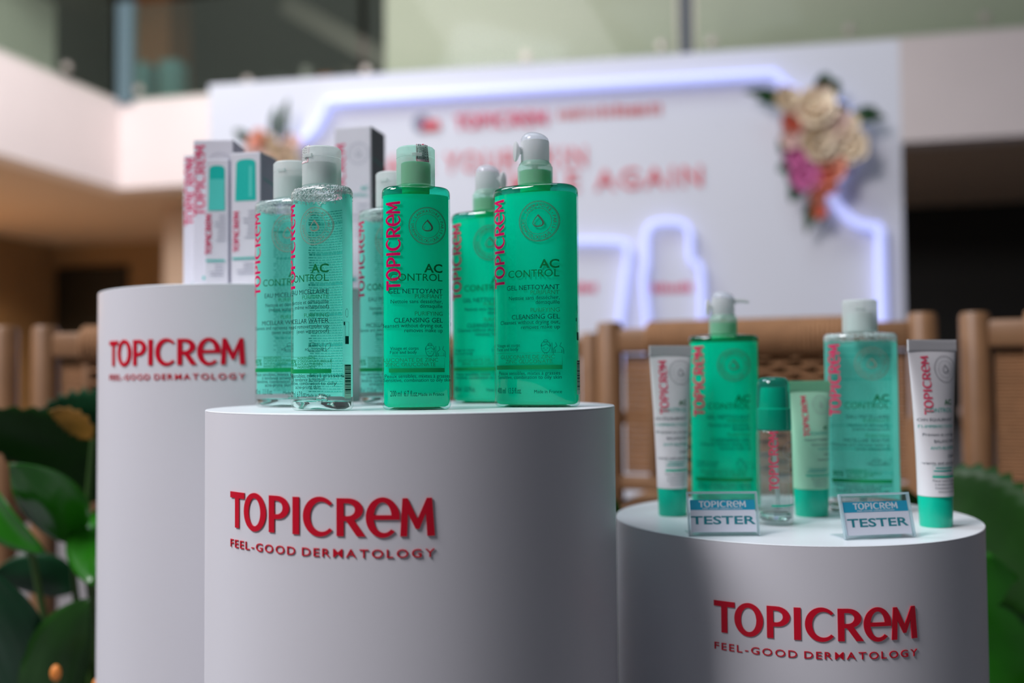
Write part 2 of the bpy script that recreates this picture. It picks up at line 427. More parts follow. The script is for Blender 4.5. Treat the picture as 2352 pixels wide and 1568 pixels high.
def railing(name, label, panes, posts, knobs, axis):
    r = thing(name, label, 'railing'); r.matrix_world = ROOM
    for a, b in panes:
        (MB().box(a, b, -.035, -.02, 3.94, 5.05) if axis == 'x' else MB().box(.02, .035, a, b, 3.94, 5.05)).build('pane', GLASS, r)
    for a, w, m in posts:
        (MB().box(a-w, a+w, -.05, .05, 3.9, 5.1) if axis == 'x' else MB().box(-.05, .05, a-w, a+w, 3.9, 5.1)).build('post', m, r)
    for a in knobs:
        if axis == 'x': MB().lathe([(.0, 0), (.07, 0), (.08, .02), (.08, .05), (.0, .07)], 16, cap0=False, cap1=False)
        mb = MB(); seg = 16
        R = []
        for rr, d in ((.005, -.09), (.040, -.085), (.048, -.07), (.048, -.05), (.025, -.03), (.025, .0)):
            R.append([((a+rr*math.cos(2*PI*j/seg), d, 4.04+rr*math.sin(2*PI*j/seg)) if axis == 'x' else (-d, a+rr*math.cos(2*PI*j/seg), 4.04+rr*math.sin(2*PI*j/seg))) for j in range(seg)])
        mb.rings(R).build('standoff', KNOB, r, True)
    return r
railing('glass_railing', 'long glass balustrade with grey posts above the back balcony wall', [(.15, 3.0), (3.08, 6.42), (6.62, 9.7), (9.78, 12.8)],
        [(.09, .10, STEEL), (6.52, .06, STEELD)], [.29, 1.67, 3.08, 4.87, 6.28, 6.78, 8.09, 9.3], 'x')
railing('glass_railing', 'glass balustrade over the side balcony wall running towards the corner', [(-3.0, -.2), (-6.1, -3.1), (-9.2, -6.2)], [(-3.05, .03, STEEL)], [-1.0, -2.6, -4.2], 'y')
# shop fittings on the upper floor, seen through the glass
TEALD = mat('teal_cabinet', srgb(92, 130, 132), .5)
for k, (a, b, lab) in enumerate(((-.83, -.60, 'tall blue-grey bin beside the brown column upstairs'), (-.42, -.14, 'blue-grey bin on the upper floor next to the long counter'))):
    o = rbox('litter_bin', a, b, 1.4, 1.7, 3.10, 4.90, .02, TEALD); room(o); tag(o, lab, 'bin')
c = thing('display_counter', 'long grey counter on the upper floor behind the glass', 'counter'); c.matrix_world = ROOM
rbox('worktop', .1, 2.45, 2.5, 3.2, 4.72, 4.80, .01, mat('counter_top', srgb(150, 140, 124), .5), c)
rbox('counter_body', .15, 2.40, 2.55, 3.15, 3.102, 4.72, .01, mat('counter_body', srgb(110, 104, 90), .6), c)
for k, (a, w, h, colr, nm, lab) in enumerate(((.5, .22, .22, (40, 40, 36), 'equipment_box', 'black box on the upper counter'), (1.0, .12, .30, (150, 146, 140), 'paper_stack', 'pale upright stack on the upper counter'), (1.25, .2, .16, (176, 100, 62), 'storage_basket', 'orange-brown basket on the upper counter'), (1.6, .18, .22, (60, 46, 36), 'storage_basket', 'dark brown basket on the upper counter'))):
    o = rbox(nm, a, a+w, 2.7, 2.9, 4.80, 4.80+h, .02, mat('shop_%d' % k, srgb(*colr), .6)); room(o); tag(o, lab, 'box' if 'box' in nm else nm.split('_')[1])
es = thing('staircase', 'pale slanting stair flight on the upper floor beside the cream wall', 'staircase'); es.matrix_world = ROOM
ang = math.atan2(5.41-6.25, 1.86-.54)
Ms = Matrix.Translation((.54, 3.6, 6.25)) @ Matrix.Rotation(-ang, 4, 'Y')
MB().box(-.3, 3.2, 0, .1, -.15, .15, Ms).build('stringer', mat('stair_grey', srgb(112, 104, 96), .6), es)
for i in range(9):
    MB().box(.2+i*.32, .48+i*.32, .1, 1.0, -.04, .0, Ms).build('step', MATS['stair_grey'], es)

# ------------------------------------------------------------------ backdrop board
BD = thing('event_backdrop', 'large white event backdrop board with pink-red lettering and lit outlines', 'backdrop', (-1.703, 5.58, 0), math.radians(-10.413))
BOARD = mat('backdrop_white', (.78, .78, .83, 1), .5, noise=.02, nscale=2)
BL = 3.707
MB().box(0, BL, 0, .06, 0, 2.365).build('board', BOARD, BD)
for x in (.5, 3.2): MB().box(x-.03, x+.03, .06, .8, 0, .05).box(x-.03, x+.03, .06, .12, 0, 2.2).build('support', DARKW, BD)
def smoothpath(pts, n=6):
    out = []
    for i in range(len(pts)-1):
        p0, p1, p2, p3 = pts[max(i-1, 0)], pts[i], pts[i+1], pts[min(i+2, len(pts)-1)]
        for k in range(n):
            t = k/n
            out.append(tuple(.5*((2*b)+(c_-a)*t+(2*a-5*b+4*c_-d)*t*t+(-a+3*b-3*c_+d)*t**3) for a, b, c_, d in zip(p0, p1, p2, p3)))
    out.append(pts[-1]); return out
def led(pts, r=.024):
    P = [(x, -.045, z) for x, z in pts]
    MB().tube(P, r, 10).build('led_tube', LED, BD, True, 80)
arcR = smoothpath([(3.104, 2.215), (3.146, 2.165), (3.22, 2.108), (3.315, 2.085), (3.42, 2.031), (3.476, 1.94), (3.457, 1.809), (3.403, 1.701), (3.359, 1.615), (3.399, 1.526), (3.471, 1.453), (3.533, 1.428), (3.59, 1.421)])
arcL = [(3.707+.03-x, z) for x, z in reversed(arcR)]
led([(3.595, .45), (3.59, 1.421)]); led(arcR)
led([(.72, 2.212), (3.104, 2.217)])
led(smoothpath([(.16, 1.43), (.21, 1.44), (.28, 1.47), (.35, 1.54), (.385, 1.62), (.34, 1.71), (.29, 1.81), (.27, 1.92), (.33, 1.99), (.41, 2.005), (.50, 2.003), (.585, 2.015), (.655, 2.07), (.70, 2.15), (.72, 2.212)]))
led([(.155, .45), (.16, 1.43)])
led(smoothpath([(2.446, .75), (2.446, .986), (2.431, 1.201), (2.445, 1.268), (2.448, 1.42), (2.479, 1.475), (2.56, 1.485), (2.635, 1.47), (2.667, 1.42), (2.672, 1.29), (2.719, 1.233), (2.722, .97), (2.722, .75)]), .017)
led(smoothpath([(1.90, 1.40), (2.10, 1.40), (2.31, 1.388), (2.352, 1.345), (2.33, 1.15), (2.305, .95), (2.30, .75)]), .017)
led(smoothpath([(1.92, .75), (1.90, .95), (1.875, 1.2), (1.86, 1.36), (1.90, 1.40)]), .017)
bf = lambda x, y, o: (x, -.002-o, y)
PNK = mat('backdrop_pink', srgb(226, 62, 104), .5); PRED = mat('backdrop_red', srgb(224, 58, 72), .5)
for n, shapes, ox in LOGO:
    f = Flat()
    h = .078
    for o, hs in shapes: f.poly([(1.43+(p[0]+ox)*h, 2.03+p[1]*h) for p in o], [[(1.43+(p[0]+ox)*h, 2.03+p[1]*h) for p in q] for q in hs])
    f.lay('letter', bf, PNK, BD, thick=.008)
x = 1.99
for i in range(15):          # a narrow word that the photograph leaves unreadable
    w = random.uniform(.018, .03); Flat().rect(x, x+w, 2.055, 2.055+random.uniform(.045, .06)).lay('printed_stroke', bf, mat('backdrop_rust', srgb(206, 92, 92), .5), BD, thick=.003); x += .037
def boardtext(t, x0, x1, z, cap):
    n = t.replace(' ', ''); adv = 0; pos = []
    for ch in t:
        if ch == ' ': adv += .42; continue
        v, f, a, H = GL[(ch, 2)]; pos.append((ch, adv)); adv += a+.12
    k = cap/H; sx = (x1-x0)/(adv*k)
    for ch, ad in pos:
        v, f, a, H = GL[(ch, 2)]; Flat().add([(x0+(p[0]+ad)*k*sx, z+p[1]*k) for p in v], f).lay('letter', bf, PRED, BD, thick=.005)
boardtext('MAKE YOUR SKIN', .93, 2.16, 1.80, .105)
boardtext('SMILE AGAIN', 1.64, 2.76, 1.67, .105)
Flat().poly(ell(1.245, 2.075, .05, .05, 0, 360, 24)[:-1]).lay('round_mark', bf, mat('mark_grey', srgb(120, 124, 148), .5), BD, thick=.006)
Flat().rect(1.25, 1.345, 2.035, 2.085).lay('printed_stroke', lambda x, y, o: (x, -.010-o, y), PRED, BD, thick=.004)
for (x0, z0) in ((2.47, 1.13), (1.98, 1.14)):
    x = x0
    for i in range(8):
        Flat().rect(x, x+.018, z0, z0+random.uniform(.03, .05)).lay('printed_stroke', bf, PNK, BD, thick=.003); x += .026

# ------------------------------------------------------------------ flowers on the backdrop
def petals_flower(mb, c, r, rings=3, d=Vector((0, -1, 0))):
    q = d.to_track_quat('Z', 'Y').to_matrix()
    for k in range(rings):
        n = 5; rr = r*(1-.27*k); tilt = .35+.38*k
        for j in range(n):
            a = 2*PI*j/n+k*.6+random.uniform(-.1, .1); g = []
            for iu in range(4):
                for iv in range(4):
                    u = iu/3; v = (iv/3-.5)*2; w = rr*.62*math.sin(min(1, u*1.1+.12)*PI*.62)
                    rad = rr*(.12+u*.95*math.cos(tilt)); hgt = rr*(u**1.4)*math.sin(tilt)*1.0 - rr*.12*abs(v)*0 + rr*.12*v*v
                    p = Vector((rad*math.cos(a)-v*w*math.sin(a), rad*math.sin(a)+v*w*math.cos(a), hgt)); g.append(Vector(c)+q @ p)
            f = [(iu*4+iv, iu*4+iv+1, (iu+1)*4+iv+1, (iu+1)*4+iv) for iu in range(3) for iv in range(3)]
            mb.add(g, f)
    mb.ico(tuple(Vector(c)+d*r*.25), r*.3, 1)
def leaf_mesh(p0, p1, p2, W, side, fold=.25, nu=14, nv=6, serr=0, tipw=1.3):
    p0, p1, p2, side = Vector(p0), Vector(p1), Vector(p2), Vector(side).normalized(); V = []; Fc = []
    for i in range(nu+1):
        t = i/nu; c = p0*(1-t)**2+p1*2*t*(1-t)+p2*t*t; tan = ((p1-p0)*(1-t)+(p2-p1)*t).normalized()
        s = (side-tan*side.dot(tan)).normalized(); nn = tan.cross(s)
        w = W*(math.sin(PI*min(1, max(0, t))**.75)**.8 if 0 < t < 1 else .02)
        if serr: w *= 1-(.16*serr if i % 2 else 0)
        for j in range(nv+1):
            u = (j/nv-.5)*2
            V.append(c+s*u*w+nn*(abs(u)*w*fold+.04*W*math.sin(9*t+u*2)))
    for i in range(nu):
        for j in range(nv):
            a = i*(nv+1)+j; Fc.append((a, a+1, a+nv+2, a+nv+1))
    return V, Fc
def leaf(name, m, parent, p0, p1, p2, W, side, thick=.0012, **k):
    v, f = leaf_mesh(p0, p1, p2, W, side, **k); o = obj(name, v, f, m, parent, True)
    s = o.modifiers.new('thickness', 'SOLIDIFY'); s.thickness = thick
    return o
FC = {'cream': srgb(236, 216, 186), 'blush': srgb(232, 200, 190), 'peach': srgb(232, 150, 122), 'pink': srgb(214, 116, 170), 'plum': srgb(150, 60, 96), 'coral': srgb(226, 112, 84)}
def arrangement(label, cx, cz, items, fronds):
    r = thing('flower_arrangement', label, 'flowers', BD.matrix_world @ Vector((0, 0, 0)) if False else (0, 0, 0))
    r.location = BD.location; r.rotation_euler = BD.rotation_euler
    for dx, dz, rad, c_ in items:
        mb = MB(); petals_flower(mb, (cx+dx, -.10-random.uniform(0, .04), cz+dz), rad, d=Vector((random.uniform(-.4, .4), -1, random.uniform(-.3, .4))).normalized())
        mb.build('flower', mat('petal_'+c_, FC[c_], .6), r, True, 180)
    for dx, dz, ex, ez, W in fronds:
        leaf('leaf', LEAF if random.random() < .5 else LEAF3, r, (cx+dx, -.06, cz+dz), (cx+(dx+ex)/2, -.13, cz+(dz+ez)/2+.02), (cx+ex, -.10, cz+ez), W, (-(ez-dz), 0, ex-dx), nu=10, serr=1)
    MB().box(cx-.10, cx+.10, -.05, -.003, cz-.12, cz+.12).build('foam_holder', mat('floral_foam', srgb(40, 70, 44), .9), r)
    return r
arrangement('cream, peach and pink flower cluster with green fronds hung on the backdrop corner', 3.30, 1.85,
    [(-.15, .20, .07, 'cream'), (-.02, .15, .10, 'cream'), (-.09, .07, .095, 'blush'), (.05, .06, .10, 'blush'), (-.01, -.02, .09, 'cream'), (.15, -.04, .08, 'cream'), (.12, .05, .075, 'cream'),
     (-.13, .09, .055, 'coral'), (-.10, -.07, .065, 'pink'), (.02, -.09, .07, 'peach'), (.05, -.16, .08, 'peach'), (-.07, -.18, .07, 'pink'), (-.03, -.13, .05, 'pink'), (.02, -.22, .06, 'coral'), (-.02, -.28, .045, 'peach'),
     (.10, -.12, .05, 'plum'), (0, -.35, .035, 'coral'), (.02, .23, .05, 'blush'), (-.13, .01, .05, 'blush')],
    [(-.12, .2, -.36, .27, .035), (-.12, .18, -.30, .22, .03), (.02, .22, .04, .34, .05), (.05, .2, .10, .30, .04), (.13, .1, .32, .10, .04), (.13, .08, .28, .15, .035), (-.1, -.12, -.20, -.14, .05), (-.08, -.2, -.14, -.30, .05), (-.02, -.28, -.07, -.46, .035), (0, -.3, 0, -.42, .03), (-.15, .02, -.18, -.06, .04), (-.1, -.15, -.15, -.2, .05), (.05, .1, .15, .16, .05), (.08, -.1, .15, -.16, .04)])
arrangement('cream and apricot flower cluster half hidden behind the cartons on the backdrop', .42, 1.87,
    [(.0, .08, .09, 'cream'), (.09, .02, .09, 'cream'), (-.08, .02, .08, 'blush'), (.05, -.08, .09, 'blush'), (-.06, .13, .06, 'peach'), (.13, .1, .05, 'blush'), (-.1, -.1, .08, 'cream'), (.02, .0, .08, 'peach')],
    [(.05, .1, .10, .36, .03), (0, .12, .03, .32, .025), (-.1, .1, -.22, .2, .035), (.1, -.1, .18, -.2, .04), (-.1, -.1, -.2, -.2, .04)])

# ------------------------------------------------------------------ chairs
def make_chair():
    W, H, D = .59, .81, .50
    c = thing('dining_chair', 'x', 'chair', group='woven teak dining chairs')
    def post(x, y, h, lean=0):
        MB().lathe([(.020, 0), (.024, .02), (.026, .3), (.026, h-.008), (.022, h-.001), (.012, h)], 20, x, y).build('leg', WOOD, c, True)
    post(0, 0, H); post(W, 0, H); post(.02, D, .60); post(W-.02, D, .60)
    rbox('back_rail', .02, W-.02, -.018, .018, .745, .795, .008, WOOD, c)
    rbox('back_rail', .02, W-.02, -.014, .014, .47, .50, .006, WOOD, c)
    mb = MB()
    x = .085                                              # cord wound round the top rail
    while x < W-.085:
        n = 12; mb.tube([(x, .030*math.cos(2*PI*j/n), .770+.036*math.sin(2*PI*j/n)) for j in range(n)], .0045, 5, True); x += .0085
    stuff(mb.build('cord_winding', CORD, c, True, 80))
    mb = MB()
    z = .508; k = 0
    while z < .738:                                        # rows of the woven back, coarse in the middle, fine at the sides
        for (xa, xb) in ((.03, .09), (W-.09, W-.03)):
            for q in (0, .0072): mb.tube([(xa, .004, z+q), (xb, .004, z+q)], .0036, 5)
        n = 14
        for q in range(n):
            x0 = .092+(W-.184)*q/n; x1 = .092+(W-.184)*(q+1)/n; yy = -.010 if (q+k) % 2 else .008
            mb.tube([(x0-.004, -.001, z), ((x0+x1)/2, yy, z), (x1+.004, -.001, z)], [.0045, .0062, .0045], 6)
        mb.tube([(.088, .016, z+.0062), (W-.088, .016, z+.0062)], .0068, 6)
        z += .0124; k += 1
    stuff(mb.build('woven_back', CORD, c, True, 80))
    for x in (.09, W-.09): rbox('back_stile', x-.008, x+.008, -.014, .014, .49, .75, .004, WOOD, c)
    for a in ((.0, W, -.015, .015), (.0, W, D-.015, D+.015)): rbox('seat_rail', a[0]+.02, a[1]-.02, a[2], a[3], .40, .44, .008, WOOD, c)
    for x in (0, W): rbox('seat_rail', x-.014 if x else .006, x+.014 if not x else x-.006, .02, D-.02, .40, .44, .006, WOOD, c)
    mb = MB(); y = .02
    while y < D-.02:
        mb.tube([(.02, y, .443), (W/2, y, .436), (W-.02, y, .443)], .005, 5); y += .0098
    stuff(mb.build('woven_seat', CORD, c, True, 80))
    for x in (0, W): rbox('armrest', x-.022 if x else -.018, x+.018 if x else .022, .02, D+.03, .60, .625, .008, WOOD, c)
    return c
ch0 = make_chair()
def put_chair(o, left, ang, label):
    o.location = (left[0], left[1], 0); o.rotation_euler = (0, 0, ang); o['label'] = label
ang = math.atan2(-.23, .545)
put_chair(ch0, (.1995, 2.03), ang, 'woven teak chair right behind the low pedestal with the testers')
for left, a, lab in (((.838, 1.80), ang, 'woven teak chair rising behind the big dark serrated leaf'),
                     ((-.9377, 2.0), math.radians(-3), 'woven teak chair behind the tall carton pedestal and yellowing leaf'),
                     ((-1.612, 2.05), math.radians(-4), 'woven teak chair past the tall pedestal, mostly out of view'),
                     ((-.385, 2.62), math.radians(-9), 'woven teak chair standing farthest back, behind the middle pedestal')):
    put_chair(copy_tree(ch0), left, a, lab)

# ------------------------------------------------------------------ pedestals
TAG = 'FEEL-GOOD DERMATOLOGY'
def pedestal(label, cx, cy, top, theta0, ztext, H=.0272):
    """theta0: azimuth (from -Y towards +X) where the lettering starts; ztext: baseline height of the wordmark"""
    R = .18; r = thing('display_pedestal', label, 'pedestal', (cx, cy, 0), 0, 'white round display pedestals')
    MB().lathe([(R, 0), (R, top-.0014), (R-.0003, top-.0012)], 128, cap1=True).build('drum', WHITE, r, True, 40)
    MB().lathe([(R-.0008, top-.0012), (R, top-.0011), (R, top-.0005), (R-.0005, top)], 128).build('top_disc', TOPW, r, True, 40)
    def wrap(x, y, o):
        a = theta0+x/R; q = R+.0002+o
        return (q*math.sin(a), -q*math.cos(a), y)
    for n, shapes, ox in LOGO:
        f = Flat()
        for o, hs in shapes: f.poly([((p[0]+ox)*H, ztext+p[1]*H) for p in o], [[((p[0]+ox)*H, ztext+p[1]*H) for p in q] for q in hs])
        f.lay('letter', wrap, RED, r, step=.004, thick=.0008)
    cap = H*.218; zt = ztext-H*.56; wid = LOGOW*H
    gl = []
    for ch in TAG:
        if ch == ' ': gl.append(None); continue
        v, f, a, hh = GL[(ch, 2)]; k = cap/hh; xs = [p[0] for p in v]; lo = min(xs); gl.append(([((p[0]-lo)*k*1.30, p[1]*k) for p in v], f, (max(xs)-lo)*k*1.30))
    tot = sum(g[2] for g in gl if g); gap = (wid-tot)/(len(TAG)-1+.4)
    x = 0
    for g in gl:
        if g is None: x += gap*1.4-0; continue
        Flat().add([(x+p[0], zt+p[1]) for p in g[0]], g[1]).lay('letter', wrap, RED, r, step=.004, thick=.0006); x += g[2]+gap
    return r
MIDT, LOWT, LEFTT = CH-.026, CH-.1458, CH+.0992
pedestal('white round pedestal carrying the green bottles, lettering wrapped to its side', -.0889, .8991, MIDT, -.80, .5862)
pedestal('lowest white round pedestal carrying the testers and two acrylic cards', .2863, 1.0297, LOWT, -.655, .4745)
pedestal('tallest white round pedestal carrying the white cartons', -.3087, 1.2096, LEFTT, -.80, .7150)

# ------------------------------------------------------------------ bottles
def S200(): return dict(a=.0278, b=.0178, H=.1800, k=1.0, kx=1.0, right=.0200, logo=-.0135, emb=.0082, er=.0150, cap=(.0157, .0318))
def S400(): return dict(a=.0375, b=.0240, H=.1890, k=1.065, kx=1.18, right=.0276, logo=-.0205, emb=.0112, er=.0170, cap=(.0180, .0345))
N = 2.35
def front(s, off0=.00015):
    a, b = s['a'], s['b']
    def fn(x, y, o):
        x = max(-a*.985, min(a*.985, x)); u = abs(x/a); yy = b*(1-u**N)**(1/N)
        nx = (u**(N-1))/a*math.copysign(1, x); ny = ((yy/b)**(N-1))/b; l = math.hypot(nx, ny); q = off0+o
        return (x+nx/l*q, -(yy+ny/l*q), y)
    return fn
def side(s, off0=.0002):
    """x = arc distance from the right-hand end of the oval, towards the back when positive"""
    a, b = s['a'], s['b']
    def fn(x, y, o):
        yy = max(-b*.95, min(b*.95, x)); u = abs(yy/b); xx = a*(1-u**N)**(1/N)
        return (xx+off0+o, yy, y)
    return fn
def back(s, off0=.00025):
    f = front(s, off0)
    return lambda x, y, o: (lambda p: (p[0], -p[1], p[2]))(f(-x, y, o))

def zz(y, s): return (942-y)*.000353*s['k']      # label rows measured down the face
def label_art(s, kind):
    big, txt, lite, acg, icons = Flat(), Flat(), Flat(), Flat(), Flat()
    k = s['k']; R = s['right']; c = lambda px: px*.000353*k
    acg.text('AC', R, zz(631, s), c(18.5), 'r', 1, 1.12)
    acg.text('CONTROL', R, zz(650.5, s), c(16), 'r', 0, 1.05)
    if kind == 'gel':
        rows = [('GEL NETTOYANT', 679, 10.5, INK), ('PURIFIANT', 690, 9, LGT), ('Nettoie sans dessécher,', 701, 8.3, INK), ('démaquille', 711.5, 8.3, INK), ('PURIFYING', 729, 9, LGT),
                ('CLEANSING GEL', 744.5, 10.2, INK), ('Cleanses without drying out,', 755.5, 8.3, INK), ('removes make up', 766.5, 8.3, INK)]
        foot = [('Peaux sensibles, mixtes à grasses', 869, 7.6), ('Sensitive, combination to oily skin', 878, 7.6)]
    else:
        rows = [('EAU MICELLAIRE', 679, 10.5, INK), ('PURIFIANTE', 690, 9, LGT), ('Nettoie et démaquille', 701, 8.5, INK), ('(même waterproof)', 712, 8.5, INK), ('PURIFYING', 731, 9, LGT),
                ('MICELLAR WATER', 744.5, 10.2, INK), ('Cleanses and removes make up', 755.5, 8.3, INK), ('(even waterproof)', 766.5, 8.3, INK)]
        foot = [('Peaux sensibles, mixtes à grasses', 866.5, 8), ('à tendance acnéique', 875, 8), ('Sensitive, combination to oily', 883.5, 8), ('acne-prone skin', 892, 8)]
    for t, y, cp, m in rows: (txt if m is INK else lite).text(t, R, zz(y, s), c(cp), 'r')
    L = -s['a']*.82
    for t, y, cp in foot: txt.text(t, (L+R)/2+.0015, zz(y, s), c(cp), 'c')
    vol = '200 ml  6.7 fl.oz.' if s['H'] < .185 else '400 ml  13.5 fl.oz.'
    txt.text(vol, L+.001, zz(910.5, s), c(12.5), 'l', 0, .50); txt.text('Made in France', R+.001, zz(910, s), c(7.2), 'r', 0, .92)
    band = Flat().rect(L, R+.0015, zz(857, s), zz(847.5, s))
    lite.stroke([(L, zz(847, s)), (L, zz(820, s)), (R+.0015, zz(820, s)), (R+.0015, zz(847, s))], .00022)
    w = .00028*k
    if kind == 'gel':
        lite.text('GLUCONATE DE ZINC', R-.004, zz(833, s), c(8), 'r', 0, 1.1); lite.text('ZINC GLUCONATE', R-.006, zz(843, s), c(8), 'r', 0, 1.1)
        txt.text('Visage et corps', L+.001, zz(806, s), c(7), 'l'); txt.text('Face and body', L+.001, zz(815, s), c(7), 'l')
        fx, fy = R-.0105*k, zz(808, s); e = lambda *q, n=18: ell(*q, n)
        icons.stroke(e(fx, fy, .0034*k, .0045*k, 150, 390), w); icons.stroke(e(fx, fy+.0012*k, .0036*k, .0034*k, -10, 190), w); icons.stroke(e(fx, fy+.0048*k, .0016*k, .0011*k, 0, 360)[:-1], w, True)
        icons.stroke([(fx-.003*k, fy+.0008*k), (fx+.0004*k, fy+.0022*k), (fx+.001*k, fy+.003*k), (fx+.0014*k, fy+.002*k), (fx+.003*k, fy+.0006*k)], w)
        for q in (-1, 1): icons.stroke(e(fx+q*.0014*k, fy-.0004*k, .0007*k, .0004*k, 200, 340), w*.8); icons.stroke([(fx+q*.0009*k, fy-.0042*k), (fx+q*.001*k, fy-.0053*k)], w)
        icons.stroke(e(fx, fy-.0018*k, .0007*k, .0004*k, 200, 340), w*.8)
        bx = fx+.0048*k; icons.stroke([(bx, fy-.0048*k), (bx, fy+.0036*k)], w)
        sx_ = bx+.0045*k
        for q in (-1, 1):
            icons.stroke([(sx_+q*.0020*k, fy+.0036*k), (sx_+q*.0013*k, fy+.0018*k), (sx_+q*.0010*k, fy+.0008*k), (sx_+q*.0018*k, fy+.0003*k), (sx_+q*.0030*k, fy-.0006*k), (sx_+q*.0034*k, fy-.0018*k), (sx_+q*.0036*k, fy-.0053*k)], w)
            icons.stroke([(sx_+q*.0022*k, fy-.0020*k), (sx_+q*.0024*k, fy-.0046*k)], w)
    else:
        lite.text('95%', L+.0012, zz(841, s), c(15), 'l', 1, .8)
        for i, t in enumerate(('INGRÉDIENTS', "D'ORIGINE NATURELLE", 'NATURAL ORIGIN', 'INGREDIENTS')): lite.text(t, L+.0125*s['kx'], zz(826+i*6.6, s), c(5.2), 'l', 1, 1.15)
        cx_, cy_ = R-.0118*k, zz(800, s)
        icons.stroke([(cx_+.0042*k, cy_-.0032*k)]+ell(cx_+.0042*k, cy_-.0010*k, .0022*k, .0022*k, -90, 80, 8)+ell(cx_+.0016*k, cy_+.0012*k, .0022*k, .0022*k, 40, 130, 6)+ell(cx_-.0016*k, cy_+.0016*k, .0030*k, .0026*k, 70, 200, 8)+ell(cx_-.0046*k, cy_-.0010*k, .0020*k, .0022*k, 110, 270, 8), w, True)
        icons.text('ANTI', cx_-.001*k, cy_+.0003*k, .0020*k, 'c', 0, 1.1); icons.text('POLLUTION', cx_-.001*k, cy_-.0025*k, .0020*k, 'c', 0, 1.1)
        icons.stroke([(R-.0045*k, zz(809, s)), (R-.0045*k, zz(789, s))], w)
        lx, ly = R-.0012*k, zz(797, s)
        def lf(x, y, l, wd, a): return [(x+(t*l)*math.cos(a)-q*wd*math.sin(PI*t)*math.sin(a), y+(t*l)*math.sin(a)+q*wd*math.sin(PI*t)*math.cos(a)) for q, ts in ((1, [i/10 for i in range(11)]), (-1, [1-i/10 for i in range(1, 10)])) for t in ts]
        icons.stroke(lf(lx-.0009*k, ly-.0032*k, .0066*k, .0016*k, 1.15), w, True); icons.stroke(lf(lx-.0006*k, ly-.0038*k, .0034*k, .0010*k, 2.6), w, True); icons.stroke([(lx-.0010*k, ly-.0034*k), (lx, ly-.0048*k)], w)
    return acg, txt, lite, band, icons

